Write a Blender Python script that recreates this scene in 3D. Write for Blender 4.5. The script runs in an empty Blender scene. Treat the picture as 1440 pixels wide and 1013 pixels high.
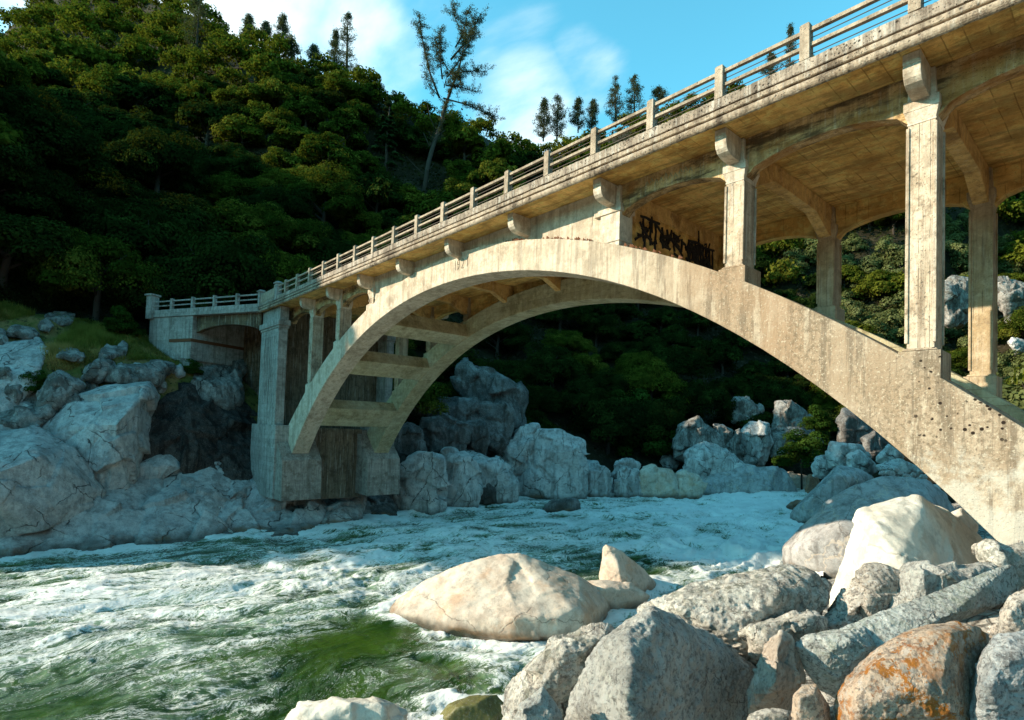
SKYS, SKYT, CLOUDC, CLO, CHI, CLOUD_LOC, EXPO, ZEN = .092, (1.05, 2.65, 2.25), (8.5, 9.2, 9.0), .60, .98, (.4, 1.1, 0), .92, .4
CLOUDS = [(330, 20, 12, .34), (520, 95, 9, .34), (560, 20, 9, .22), (700, 30, 8, .18), (740, 160, 8, .34), (820, 110, 6, .24), (690, 130, 6, .25), (200, -60, 14, .3)]
import bpy, bmesh, math, random
import numpy as np
from mathutils import Vector, Matrix
R = math.radians
random.seed(7)
scene = bpy.context.scene
col = scene.collection

# ------------------------------------------------------------------ frame of the bridge
# u runs along the bridge (away to the far abutment), v across it, z up from the deck soffit; the river is at Z = 0
WZ = 15.0
def W(u, v, z): return Vector((-u, v, z + WZ))

CU, CV, CZ, YAW, PITCH, ROLL, FPX, CYPX = -2.8632, -13.6145, -7.6203, 0.85015, 0.034983, 0.032742, 785.573, 572.014
def _axes():
    sy, cy = math.sin(YAW), math.cos(YAW); sp, cp = math.sin(PITCH), math.cos(PITCH); sr, cr = math.sin(ROLL), math.cos(ROLL)
    F = np.array([sy, cy, 0.]); Rt = np.array([-cy, sy, 0.]); U = np.array([0, 0, 1.])
    F2 = F*cp + U*sp; U2 = U*cp - F*sp
    R3 = Rt*cr + U2*sr; U3 = U2*cr - Rt*sr
    f = lambda a: np.array([-a[0], a[1], a[2]])
    return f(F2), f(R3), f(U3)
FWD, RGT, UPV = _axes()
CAM = np.array([-CU, CV, CZ + WZ])
def ray(px, py): return FWD + RGT*((px-720)/FPX) - UPV*((py-CYPX)/FPX)      # one metre of depth along the lens axis
def at(px, py, D): return CAM + ray(px, py)*D
def on_z(px, py, Z):
    d = ray(px, py); return CAM + d*((Z-CAM[2])/d[2])

cam_d = bpy.data.cameras.new('camera'); cam = bpy.data.objects.new('camera', cam_d); col.objects.link(cam)
M = Matrix(((RGT[0], UPV[0], -FWD[0], CAM[0]), (RGT[1], UPV[1], -FWD[1], CAM[1]), (RGT[2], UPV[2], -FWD[2], CAM[2]), (0, 0, 0, 1)))
cam.matrix_world = M
cam_d.sensor_fit = 'HORIZONTAL'; cam_d.sensor_width = 36; cam_d.lens = FPX/1440*36
cam_d.shift_x = 0; cam_d.shift_y = (CYPX-506.5)/1440
cam_d.clip_start = 0.1; cam_d.clip_end = 5000
scene.camera = cam

# ------------------------------------------------------------------ numpy noise
def _h(ix, iy, iz, seed):
    n = (ix.astype(np.uint32)*np.uint32(374761393) + iy.astype(np.uint32)*np.uint32(668265263) + iz.astype(np.uint32)*np.uint32(2147483647) + np.uint32((seed*1274126177) & 0xffffffff))
    n = (n ^ (n >> np.uint32(13)))*np.uint32(1274126177)
    n = (n ^ (n >> np.uint32(16)))*np.uint32(2246822519)
    return ((n ^ (n >> np.uint32(15))) & np.uint32(0xffffff)).astype(np.float64)/float(0xffffff)*2-1
def vnoise(P, seed=0):
    P = np.asarray(P, float); i = np.floor(P).astype(np.int64); f = P-i; f = f*f*f*(f*(f*6-15)+10)
    r = 0
    for dx in (0, 1):
        wx = f[:, 0] if dx else 1-f[:, 0]
        for dy in (0, 1):
            wy = f[:, 1] if dy else 1-f[:, 1]
            for dz in (0, 1):
                wz = f[:, 2] if dz else 1-f[:, 2]
                r = r + wx*wy*wz*_h(i[:, 0]+dx, i[:, 1]+dy, i[:, 2]+dz, seed)
    return r
def fbm(P, oct=4, seed=0, gain=.5, ridge=False):
    a, s, t, P = 1., 0., 0., np.asarray(P, float)
    for o in range(oct):
        n = vnoise(P, seed+o*17)
        if ridge: n = 1-2*np.abs(n)
        s = s + a*n; t += a; a *= gain; P = P*2.03+3.7
    return s/t

# ------------------------------------------------------------------ objects
def tag(o, label=None, cat=None, group=None, kind=None):
    if label: o['label'] = label
    if cat: o['category'] = cat
    if group: o['group'] = group
    if kind: o['kind'] = kind
    return o
def empty(name, loc):
    o = bpy.data.objects.new(name, None); o.location = loc; col.objects.link(o); return o
def link(name, me, mat=None, parent=None, loc=None):
    o = bpy.data.objects.new(name, me); col.objects.link(o)
    if mat is not None and not me.materials: me.materials.append(mat)
    if parent is not None:
        o.parent = parent
    if loc is not None: o.location = loc
    return o
class MB:
    """collects solids given in world coordinates; build() links ONE mesh object whose origin is the parent's base"""
    def __init__(s): s.v = []; s.f = []
    def add(s, vs, fs):
        n = len(s.v); s.v += [Vector(p) for p in vs]; s.f += [tuple(i+n for i in f) for f in fs]; return s
    def sweep(s, rings, caps=True, closed=True):
        n = len(rings[0]); vs = [p for r in rings for p in r]; fs = []
        for i in range(len(rings)-1):
            for j in range(n if closed else n-1):
                k = (j+1) % n; fs.append((i*n+j, i*n+k, (i+1)*n+k, (i+1)*n+j))
        if caps: fs.append(tuple(range(n))); fs.append(tuple((len(rings)-1)*n+j for j in range(n)))
        return s.add(vs, fs)
    def along_u(s, prof, u0, u1): return s.sweep([[W(u0, a, b) for a, b in prof], [W(u1, a, b) for a, b in prof]])
    def along_v(s, prof, v0, v1): return s.sweep([[W(a, v0, b) for a, b in prof], [W(a, v1, b) for a, b in prof]])
    def box(s, u0, u1, v0, v1, z0, z1): return s.along_u([(v0, z0), (v1, z0), (v1, z1), (v0, z1)], u0, u1)
    def frust(s, u, v, a0, b0, z0, a1, b1, z1):
        q = lambda a, b, z: [W(u-a/2, v-b/2, z), W(u+a/2, v-b/2, z), W(u+a/2, v+b/2, z), W(u-a/2, v+b/2, z)]
        return s.sweep([q(a0, b0, z0), q(a1, b1, z1)])
    def tube(s, pts, rads, n=6, caps=True):
        rings = []
        for i, p in enumerate(pts):
            p = Vector(p); a = Vector(pts[max(i-1, 0)]); b = Vector(pts[min(i+1, len(pts)-1)])
            d = (b-a).normalized(); x = d.cross(Vector((.31, .2, .93))).normalized(); y = d.cross(x)
            rings.append([p + (x*math.cos(2*math.pi*k/n)+y*math.sin(2*math.pi*k/n))*rads[i] for k in range(n)])
        return s.sweep(rings, caps)
    def mesh(s, name, off=Vector((0, 0, 0)), bevel=0, smooth=False):
        me = bpy.data.meshes.new(name); me.from_pydata([tuple(p-off) for p in s.v], [], s.f)
        bm = bmesh.new(); bm.from_mesh(me)
        bmesh.ops.recalc_face_normals(bm, faces=bm.faces)
        if bevel:
            es = [e for e in bm.edges if len(e.link_faces) == 2 and e.calc_face_angle(0) > .5 and e.calc_length() > bevel*3]
            bmesh.ops.bevel(bm, geom=es, offset=bevel, segments=2, profile=.6, affect='EDGES', clamp_overlap=True)
        bm.to_mesh(me); bm.free()
        if smooth: me.polygons.foreach_set('use_smooth', [True]*len(me.polygons))
        return me
    def build(s, name, mat, parent=None, bevel=0, smooth=False, label=None):
        off = parent_base(parent) if parent is not None else Vector((0, 0, 0))
        o = link(name, s.mesh(name, off, bevel, smooth), mat, parent)
        if label: o['label'] = label
        return o
def parent_base(p):
    v = Vector(p.location)
    while p.parent is not None: p = p.parent; v += Vector(p.location)
    return v

# ------------------------------------------------------------------ node helpers
class NT:
    def __init__(s, name, disp=False):
        s.m = bpy.data.materials.new(name); s.m.use_nodes = True; s.t = s.m.node_tree; s.t.nodes.clear()
        s.out = s.n('ShaderNodeOutputMaterial')
    def n(s, ty, **kw):
        nd = s.t.nodes.new(ty)
        for k, v in kw.items(): setattr(nd, k, v)
        return nd
    def set(s, sock, val):
        if hasattr(val, 'is_output') or isinstance(val, bpy.types.NodeSocket): s.t.links.new(val, sock)
        else:
            if isinstance(val, tuple) and len(val) == 3 and sock.type == 'RGBA': val = val + (1,)
            sock.default_value = val
    def coord(s, which='Object'): return s.n('ShaderNodeTexCoord').outputs[which]
    def pos(s): return s.n('ShaderNodeNewGeometry').outputs['Position']
    def map(s, v, scale=(1, 1, 1), loc=(0, 0, 0), rot=(0, 0, 0)):
        m = s.n('ShaderNodeMapping'); s.set(m.inputs['Vector'], v); m.inputs['Scale'].default_value = scale; m.inputs['Location'].default_value = loc; m.inputs['Rotation'].default_value = rot
        return m.outputs[0]
    def noise(s, v, scale, detail=4, rough=.55, dist=0, out=0):
        m = s.n('ShaderNodeTexNoise'); s.set(m.inputs['Vector'], v); m.inputs['Scale'].default_value = scale; m.inputs['Detail'].default_value = detail; m.inputs['Roughness'].default_value = rough; m.inputs['Distortion'].default_value = dist
        return m.outputs[out]
    def voro(s, v, scale, feature='F1', out='Distance', rnd=1):
        m = s.n('ShaderNodeTexVoronoi', feature=feature); s.set(m.inputs['Vector'], v); m.inputs['Scale'].default_value = scale; m.inputs['Randomness'].default_value = rnd
        return m.outputs[out]
    def ramp(s, v, a, b, lo=0., hi=1., interp='SMOOTHSTEP'):
        m = s.n('ShaderNodeMapRange', interpolation_type=interp); s.set(m.inputs['Value'], v)
        m.inputs['From Min'].default_value = a; m.inputs['From Max'].default_value = b; m.inputs['To Min'].default_value = lo; m.inputs['To Max'].default_value = hi
        return m.outputs[0]
    def math(s, op, a, b=0., c=0., clamp=False):
        m = s.n('ShaderNodeMath', operation=op, use_clamp=clamp); s.set(m.inputs[0], a); s.set(m.inputs[1], b); s.set(m.inputs[2], c); return m.outputs[0]
    def mix(s, f, a, b, mode='MIX'):
        m = s.n('ShaderNodeMix', data_type='RGBA', blend_type=mode); s.set(m.inputs[0], f); s.set(m.inputs[6], a); s.set(m.inputs[7], b); return m.outputs[2]
    def xyz(s, v):
        m = s.n('ShaderNodeSeparateXYZ'); s.set(m.inputs[0], v); return m.outputs
    def bump(s, h, strength=.5, dist=.05, normal=None):
        m = s.n('ShaderNodeBump'); s.set(m.inputs['Height'], h); m.inputs['Strength'].default_value = strength; m.inputs['Distance'].default_value = dist
        if normal is not None: s.set(m.inputs['Normal'], normal)
        return m.outputs[0]
    def bsdf(s, color, rough=.85, normal=None, spec=.3, **kw):
        p = s.n('ShaderNodeBsdfPrincipled'); s.set(p.inputs['Base Color'], color); s.set(p.inputs['Roughness'], rough)
        p.inputs['Specular IOR Level'].default_value = spec
        if normal is not None: s.set(p.inputs['Normal'], normal)
        for k, v in kw.items(): s.set(p.inputs[k], v)
        return p.outputs[0]
    def done(s, sh): s.t.links.new(sh, s.out.inputs['Surface']); return s.m

def concrete(name, base=(.47, .42, .34), alt=(.36, .31, .24), grime=(.085, .065, .05), pits=.35, streak=.5, blot=.5, lines=None, warm=0., rib=False, dark=0., soot=0.):
    t = NT(name); P = t.pos(); X, Y, Z = t.xyz(P)
    c = t.mix(t.ramp(t.noise(P, .55, 7, .62), .40, .60), base, alt)
    c = t.mix(t.ramp(t.noise(P, 3.2, 9, .7), .46, .60, 0, .6), c, tuple(min(.75, x*1.25) for x in base))
    c = t.mix(t.ramp(t.noise(t.map(P, loc=(5, 5, 5)), 1.7, 9, .72), .48, .62, 0, .55), c, tuple(x*.62 for x in alt))
    # run-off streaks down the faces
    sv = t.map(P, (2.6, 2.6, .13)); s1 = t.noise(sv, 1.6, 9, .68)
    c = t.mix(t.ramp(s1, .49, .63, 0, streak), c, grime)
    sv2 = t.map(P, (5., 5., .3), (7, 3, 1)); c = t.mix(t.ramp(t.noise(sv2, 2., 6, .64), .53, .64, 0, streak*.7), c, (.60, .56, .49))
    sv3 = t.map(P, (7., 7., .35), (1, 9, 4)); c = t.mix(t.ramp(t.noise(sv3, 2., 6, .7), .54, .62, 0, streak*.6), c, tuple(x*1.6 for x in grime))
    # blotches of algae and dirt
    c = t.mix(t.ramp(t.noise(P, 1.1, 10, .76), .52, .62, 0, blot), c, grime)
    c = t.mix(t.ramp(t.noise(t.map(P, loc=(2, 8, 3)), 7., 7, .8), .52, .60, 0, blot*.6), c, grime)
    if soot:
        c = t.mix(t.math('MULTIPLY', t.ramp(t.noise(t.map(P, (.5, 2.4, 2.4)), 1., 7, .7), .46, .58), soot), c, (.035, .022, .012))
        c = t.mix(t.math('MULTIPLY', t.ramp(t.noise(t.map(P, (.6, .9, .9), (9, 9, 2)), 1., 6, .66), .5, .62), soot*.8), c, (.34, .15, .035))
    if rib:
        # iron-brown bay, blackened weather speckle and pale render at the foot of the near rib
        c = t.mix(t.math('MULTIPLY', t.ramp(X, -11., -3.), t.ramp(t.noise(P, .7, 6), .35, .6, .55, .95)), c, (.30, .22, .145))
        vs_ = t.math('MULTIPLY', t.ramp(X, -12., -5.), t.ramp(t.noise(t.map(P, (3.4, 3.4, .22), (2, 6, 1)), 1.3, 9, .72), .50, .60)); c = t.mix(t.math('MULTIPLY', vs_, .75), c, (.155, .12, .085))
        vs_ = t.math('MULTIPLY', t.ramp(X, -12., -5.), t.ramp(t.noise(t.map(P, (2.2, 2.2, .25), (8, 1, 5)), 1.6, 8, .7), .53, .62)); c = t.mix(t.math('MULTIPLY', vs_, .6), c, (.52, .44, .33))
        band = t.math('MULTIPLY', t.ramp(X, -6.4, -4.6), t.ramp(X, -2.9, -1.9, 1, 0)); band = t.math('MULTIPLY', band, t.ramp(t.noise(P, .9, 4), .3, .6))
        c = t.mix(t.math('MULTIPLY', band, .55), c, (.30, .19, .11))
        far = t.ramp(X, -10., -2.)
        sp = t.math('MULTIPLY', t.ramp(t.noise(P, 8, 8, .8), .48, .57), t.math('MULTIPLY', far, t.ramp(t.noise(t.map(P, (1, 1, .35)), .8, 5), .40, .56)))
        c = t.mix(t.math('MULTIPLY', sp, .6), c, (.13, .10, .065))
        sp = t.math('MULTIPLY', t.ramp(t.noise(t.map(P, loc=(4, 4, 4)), 16, 4, .7), .57, .63), t.ramp(X, -7., -3.))
        c = t.mix(t.math('MULTIPLY', sp, .5), c, (.58, .50, .38))
        foot = t.math('MULTIPLY', t.ramp(X, -.7, .0), t.ramp(t.math('ADD', Z, t.ramp(t.noise(P, 1.6, 8, .7), .35, .65, -.7, .7)), 6.1, 7.1, 1, 0))
        c = t.mix(t.math('MULTIPLY', foot, .5), c, (.55, .54, .47))
        hv = t.voro(P, 7.); hm = t.math('MULTIPLY', t.ramp(hv, .20, .27, 1, 0), t.math('MULTIPLY', t.ramp(X, -.5, -.1), t.math('MULTIPLY', t.ramp(Z, 7.2, 7.5), t.ramp(t.noise(P, 2.6, 2), .44, .50))))
        c = t.mix(hm, c, (.02, .012, .008))
    pit = t.math('MULTIPLY', t.ramp(t.voro(P, 22), .12, .3, 1, 0), t.ramp(t.noise(P, 4., 4, .65), .47, .55))
    pit2 = t.math('MULTIPLY', t.ramp(t.voro(t.map(P, (1, 1, 1.2)), 8), .10, .28, 1, 0), t.ramp(t.noise(P, 2.2, 3, .65), .48-.08*(pits > .9), .56-.08*(pits > .9)))
    pm = t.math('MAXIMUM', pit, pit2)
    c = t.mix(t.math('MULTIPLY', pm, pits), c, (.05, .035, .025))
    h = t.math('ADD', t.noise(P, 14, 9, .72), t.math('MULTIPLY', pm, -1.2*pits))
    if lines:
        ax = {'z': Z, 'x': X, 'y': Y, 'h': t.math('ADD', X, Y)}[lines[0]]; w = t.math('FRACT', t.math('MULTIPLY', t.math('ADD', ax, t.math('MULTIPLY', t.noise(P, 1.2, 2), .03)), 1/lines[1]))
        l = t.ramp(t.math('ABSOLUTE', t.math('SUBTRACT', w, .5)), .455, .5)
        l = t.math('MULTIPLY', l, t.ramp(t.noise(P, 1.7, 4), .42, .58, .0, 1))
        # each board took the stain a little differently
        bd = t.n('ShaderNodeTexWhiteNoise', noise_dimensions='1D'); t.set(bd.inputs['W'], t.math('FLOOR', t.math('MULTIPLY', ax, 1/lines[1])))
        c = t.mix(t.math('MULTIPLY', bd.outputs['Value'], .28), c, tuple(x*.55 for x in alt))
        c = t.mix(t.math('MULTIPLY', l, .6), c, grime); h = t.math('SUBTRACT', h, t.math('MULTIPLY', l, .8))
    if warm: c = t.mix(warm, c, (.36, .22, .09))
    if dark: c = t.mix(dark, c, (.05, .04, .03))
    return t.done(t.bsdf(c, .9, t.bump(h, .7, .035), .2))

M_RIB = concrete('rib concrete', (.54, .455, .35), (.46, .375, .275), grime=(.16, .115, .075), streak=.45, blot=.22, pits=.2, rib=True)
M_WALL = concrete('spandrel concrete', (.55, .465, .36), (.47, .38, .28), grime=(.17, .13, .085), streak=.45, blot=.22, pits=.15, lines=('x', .9))
M_COL = concrete('column concrete', (.54, .445, .335), (.45, .345, .24), grime=(.10, .07, .045), streak=.6, blot=.6, pits=.4, lines=('h', .19))
M_CAP = concrete('capital concrete', (.61, .53, .425), (.53, .44, .33), grime=(.16, .11, .07), streak=.35, blot=.28, pits=.15)
M_CURB = concrete('weathered curb concrete', (.36, .295, .23), (.28, .22, .165), streak=.7, blot=.75, pits=1.)
M_ROLL = concrete('cornice concrete', (.40, .32, .235), (.30, .225, .155), grime=(.05, .035, .025), streak=.5, blot=.75, pits=.7)
M_RAIL = concrete('rail concrete', (.40, .32, .235), (.31, .24, .17), grime=(.12, .09, .065), streak=.4, blot=.4, pits=.5)
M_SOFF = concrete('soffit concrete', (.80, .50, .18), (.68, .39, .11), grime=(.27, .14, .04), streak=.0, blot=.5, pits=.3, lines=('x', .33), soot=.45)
M_FLOOR = concrete('floor beam concrete', (.64, .41, .16), (.50, .29, .10), grime=(.18, .10, .04), streak=.2, blot=.55, pits=.35)
M_BEAM = concrete('beam concrete', (.52, .36, .18), (.42, .26, .11), grime=(.07, .04, .02), streak=.4, blot=.6, pits=.35, soot=.8)
M_STRUT = concrete('strut concrete', (.45, .41, .27), (.38, .33, .19), grime=(.14, .11, .05), streak=.25, blot=.45, pits=.2, lines=('z', .22))
M_PIER = concrete('pier concrete', (.36, .345, .31), (.29, .27, .24), grime=(.10, .085, .065), streak=.55, blot=.45, pits=.2, lines=('z', .3))
M_PED = concrete('pedestal concrete', (.33, .29, .25), (.26, .22, .18), grime=(.08, .06, .045), streak=.4, blot=.6, pits=.2, lines=('z', .17))
M_GROOVE = concrete('groove concrete', (.10, .07, .05), (.07, .05, .035))
M_ABUT = concrete('stain and shade abutment concrete', (.17, .115, .065), (.11, .07, .04), grime=(.03, .02, .012), streak=.6, blot=.6, lines=('z', .4))  # stained, and darkened further to carry the shade of the approach opening
M_ABUT2 = concrete('brown wall concrete', (.20, .16, .11), (.14, .105, .07), grime=(.04, .03, .02), streak=.6, blot=.5, lines=('h', .3))
def plain(name, c, rough=.7, **kw):
    t = NT(name); P = t.pos(); return t.done(t.bsdf(t.mix(t.noise(P, 9, 5), tuple(x*.7 for x in c), c), rough, **kw))
M_WIRE = plain('rusty cable', (.10, .07, .05), .5)
M_PAINT = plain('black spray paint', (.012, .010, .012), .6)
M_PAINT2 = plain('pale spray paint', (.30, .36, .26), .7)
M_RUST = plain('rusty steel', (.16, .06, .025), .8)
M_INK = plain('cut numerals', (.10, .08, .06), .9)
M_ASPH = plain('asphalt', (.05, .05, .05), .9)
# ================================================================== THE BRIDGE
def ext(u):
    d = u-16.15; return -.41404+.0144616*d-.0202918*d*d-4.501e-6*d**4
def itr(u):
    d = u-16.15; return -1.54159+.0171845*d-.0197221*d*d-2.0244e-5*d**4
BAY = 4.0
bridge = empty('arch_bridge', W(34.2, 3.2, -12.4))
tag(bridge, 'tall weathered 1921 concrete open-spandrel arch bridge crossing the river', 'bridge')
FARV = 6.85                                     # far columns' outer face: the section is symmetric about v = FARV/2
def mirror(v): return FARV - v
def rib(v0, v1, mat, lab):
    m = MB(); rings = []
    N = 60
    for i in range(N+1):
        t = i/N; ue = -3.6+t*(35.85+3.6); ui = -2.2+t*(34.62+2.2)
        rings.append([W(ue, v0, ext(ue)), W(ue, v1, ext(ue)), W(ui, v1, itr(ui)), W(ui, v0, itr(ui))])
    m.sweep(rings); return m.build('arch_rib', mat, bridge, .035, label=lab)
rib_near = rib(-.12, 1.0, M_RIB, 'near arch rib with the date 1921 at its crown')
rib_far = rib(mirror(1.0), mirror(-.12), M_STRUT, 'far arch rib')
# the date, cut as thin strokes standing 4 mm proud of the face at the crown
STROKE = {'1': [[(.5, 0), (.5, 1)]], '9': [[(.75, .55), (.3, .5), (.2, .75), (.45, 1), (.75, .9), (.75, .55), (.7, .25), (.45, 0), (.2, .08)]],
          '2': [[(.2, .8), (.45, 1), (.75, .85), (.7, .55), (.2, .0), (.8, .0)]]}
def strokes(text, fn, h, wd, gap, th, m, curve=STROKE):
    x = 0
    for ch in text:
        for st in curve[ch]:
            pts = [fn(x+a*wd, b*h) for a, b in st]
            for a, b in zip(pts, pts[1:]): m.tube([a, b], [th, th], 5)
        x += wd+gap if ch != '1' else wd*.75+gap
for i, ch in enumerate('1921'):
    m = MB(); strokes(ch, lambda a, b: W(16.55-[0, .22, .53, .84][i]-a, -.121, -1.12+b), .40, .26, .05, .013, m)
    me = m.mesh('numeral', parent_base(rib_near)); bm_ = bmesh.new(); bm_.from_mesh(me); bmesh.ops.remove_doubles(bm_, verts=bm_.verts, dist=.002); bm_.to_mesh(me); bm_.free(); link('numeral', me, M_INK, rib_near)

for k in (24.05, 28.0, 31.95):                  # cross struts between the ribs
    a, b = k-.62, k+.62
    sl = (itr(b)-itr(a))/(b-a); nx, nz = -sl/math.hypot(1, sl), 1/math.hypot(1, sl); th = .8
    pr = [(a, itr(a)+.05), (b, itr(b)+.05), (b+nx*th, itr(b)+.05+nz*th), (a+nx*th, itr(a)+.05+nz*th)]
    MB().along_v(pr, .96, mirror(.96)).build('cross_strut', M_STRUT, bridge, .03)
for k in (4.0, 8.1):
    a, b = k-.5, k+.5
    pr = [(a, itr(a)+.12), (b, itr(b)+.12), (b, itr(b)+.8), (a, itr(a)+.8)]
    MB().along_v(pr, .96, mirror(.96)).build('cross_strut', M_STRUT, bridge, .03)

# deck slab, road, cornice, curb
U0, U1 = -16.0, 39.4
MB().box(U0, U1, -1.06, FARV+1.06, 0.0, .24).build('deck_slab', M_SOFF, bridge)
MB().box(U0, U1, -.78, FARV+.78, .244, .30).build('road_surface', M_ASPH, bridge)
def cornice_prof(s):
    pr = [(-1.0, -.004)]
    for i in range(9):
        a = R(-75+i*165/8); pr.append((-1.085-.125*math.cos(a), .0+.11*math.sin(a)))
    pr += [(-1.03, .10), (-1.03, .135), (-1.15, .14), (-1.17, .155), (-1.17, .262), (-1.15, .275), (-1.01, .28), (-1.0, .285)]
    return pr if s > 0 else [(mirror(a), b) for a, b in pr]
def curb_prof(s):
    pr = [(-1.02, .288), (-1.02, .325), (-1.13, .33), (-1.14, .345), (-1.14, .575), (-.80, .575), (-.80, .288)]
    return pr if s > 0 else [(mirror(a), b) for a, b in pr]
def rough_u(prof, u0, u1, step, amp, name, mat, parent, seed):
    """a long moulding cut into short lengths and worn by noise, so that its edges are not ruler-straight"""
    n = max(2, int((u1-u0)/step)); cen = (sum(p[0] for p in prof)/len(prof), sum(p[1] for p in prof)/len(prof))
    # refine the profile
    pr = []
    for i, p in enumerate(prof):
        q = prof[(i+1) % len(prof)]; L = math.hypot(q[0]-p[0], q[1]-p[1]); k = max(1, int(L/.06))
        for j in range(k): pr.append((p[0]+(q[0]-p[0])*j/k, p[1]+(q[1]-p[1])*j/k))
    pts = np.array([[u0+(u1-u0)*i/n, a, b] for i in range(n+1) for a, b in pr])
    nz = fbm(pts*np.array([7, 7, 7.]), 3, seed, .6); big = np.maximum(0, fbm(pts*np.array([1.6, 3, 3.]), 3, seed+5)-.25)
    d = pts[:, 1:]-np.array(cen); d /= np.linalg.norm(d, axis=1)[:, None]+1e-6
    pts[:, 1:] -= d*(np.clip(-nz, -.2, 1)[:, None]*amp + big[:, None]*amp*3)
    m = MB(); K = len(pr)
    m.sweep([[W(*pts[i*K+j]) for j in range(K)] for i in range(n+1)])
    o = m.build(name, mat, parent); return o
for s in (1, -1):
    rough_u(cornice_prof(s), U0, U1, .07 if s > 0 else .5, .014, 'cornice', M_ROLL, bridge, 3)
    rough_u(curb_prof(s), U0, U1, .07 if s > 0 else .5, .018, 'curb', M_CURB, bridge, 9)
    fv = (lambda v: v) if s > 0 else mirror
    for za, zb in ((1.2, 1.3), (.86, .955)):
        pr = [(fv(-1.10), za), (fv(-1.10), zb-.02), (fv(-1.06), zb), (fv(-1.0), zb-.02), (fv(-1.0), za)]
        rough_u(pr, U0, 35.4, .25, .006, 'railing_beam', M_RAIL, bridge, 21)
    for zc in (1.08, .72):
        m = MB(); m.tube([W(U0, fv(-1.03), zc), W(10, fv(-1.03), zc-.005), W(35.4, fv(-1.03), zc)], [.011]*3, 5); m.build('railing_cable', M_WIRE, bridge)
# railing posts: one mesh, copied
def post_mesh():
    m = MB(); o = W(0, 0, 0); m.frust(0, 0, .215, .22, 0, .205, .21, .80); m.frust(0, 0, .205, .21, .80, .15, .16, .83)
    return m.mesh('railing_post', o, .012)
pm = post_mesh(); pm.materials.append(M_RAIL)
base = Vector(bridge.location)
p0 = bpy.data.objects.new('railing_post', pm)
for s in (1, -1):
    for j in range(-8, 18):
        c = p0 if (s == 1 and j == -8) else p0.copy()
        col.objects.link(c); c.parent = bridge; c.location = W(2.045+2*j, -1.045 if s > 0 else mirror(-1.045), .577) - base
        c.rotation_euler = (random.uniform(-.006, .006), random.uniform(-.01, .01), random.uniform(-.03, .03))

# brackets, columns, beams
bp = [(0, -.01), (-.915, -.01), (-.915, -.215), (-.875, -.235), (-.90, -.27), (-.89, -.38), (-.85, -.48), (-.77, -.56), (-.64, -.615), (-.45, -.64), (-.2, -.645), (0, -.66)]
def bracket(u, s):
    m = MB(); f = (lambda v: v) if s > 0 else mirror
    m.along_u([(f(v+.12), z) for v, z in bp], u-.15, u+.15); return m.build('bracket', M_CAP, bridge, .012)
def column(u, s, half=0):
    """shaft with capital and plinth, standing on the rib; u is its axis"""
    v = .325 if s > 0 else mirror(.325); sg = -1 if u < 16 else 1
    zt = ext(u-sg*.30*0 - sg*.30)+.10; zb = ext(u+sg*.36)-.25
    m = MB(); m.frust(u, v, .47, .65, zt, .47, .65, -1.06)
    # chamfer strips at the corners
    for a in (-.236, .236):
        for b in (-.326, .326): m.box(u+a-.03, u+a+.03, v+b-.03, v+b+.03, zt+.14, -1.16)
    o = m.build('column', M_COL if s > 0 else M_COLF, bridge, .012)
    c = MB(); c.frust(u, v, .50, .68, -1.11, .50, .68, -1.07); c.frust(u, v, .48, .66, -1.069, .60, .78, -.84); c.frust(u, v, .615, .795, -.838, .615, .795, -.62); c.frust(u, v, .50, .70, -.619, .44, .64, -.02)
    c.build('capital', M_CAP if s > 0 else M_COLF, o, .01)
    b = MB(); b.frust(u, v, .62, .80, zt-.02, .54, .72, zt+.03)
    vv = (-.10, .78) if s > 0 else (mirror(.78), mirror(-.10))
    b.along_v([(u-.36, ext(u-.36)-.3), (u+.36, ext(u+.36)-.3), (u+.36, zt-.03), (u-.36, zt-.03)], vv[0], vv[1])
    b.build('plinth', M_RIB if s > 0 else M_COLF, o, .015)
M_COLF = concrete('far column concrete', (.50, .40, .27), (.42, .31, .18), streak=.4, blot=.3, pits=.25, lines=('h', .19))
for k in range(-3, 9):
    u = BAY*k+.17
    for s in (1, -1):
        bracket(u, s)
        if k in (-1, 0, 1, 6, 7, 8): column(u, s)
    if k in (-3, -2):
        for s in (1, -1):
            v = .325 if s > 0 else mirror(.325)
            c = MB(); c.frust(u, v, .47, .65, -9.6, .47, .65, -.02); c.build('column', M_COL, bridge, .012)
    # transverse floor beam with haunches
    a, b = .60, mirror(.60)
    pr = [(a, -.003), (b, -.003), (b, -1.0), (b-.25, -1.0), (b-1.35, -.52), (a+1.35, -.52), (a+.25, -1.0), (a, -1.0)]
    MB().along_u(pr, u-.17, u+.17).build('floor_beam', M_FLOOR, bridge, .02)
def curtain(u0, u1, s):
    m = MB(); n = 14; rings = []
    va, vb = (.09, .46) if s > 0 else (mirror(.46), mirror(.09))
    for i in range(n+1):
        t = i/n; u = u0+(u1-u0)*t; e = abs(2*t-1)
        z = -.56-.36*e**2.2-(.14*max(0, (e-.9)/.1))
        rings.append([W(u, va, z), W(u, vb, z), W(u, vb, -.002), W(u, va, -.002)])
    m.sweep(rings); m.build('edge_beam', M_BEAM if s > 0 else M_SOFF, bridge, .015)
for k in (-3, -2, -1, 0, 1, 6, 7):
    for s in (1, -1): curtain(BAY*k+.17+.21, BAY*(k+1)+.17-.21, s)
for s in (1, -1): curtain(32.17+.21, 36.1, s)
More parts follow.
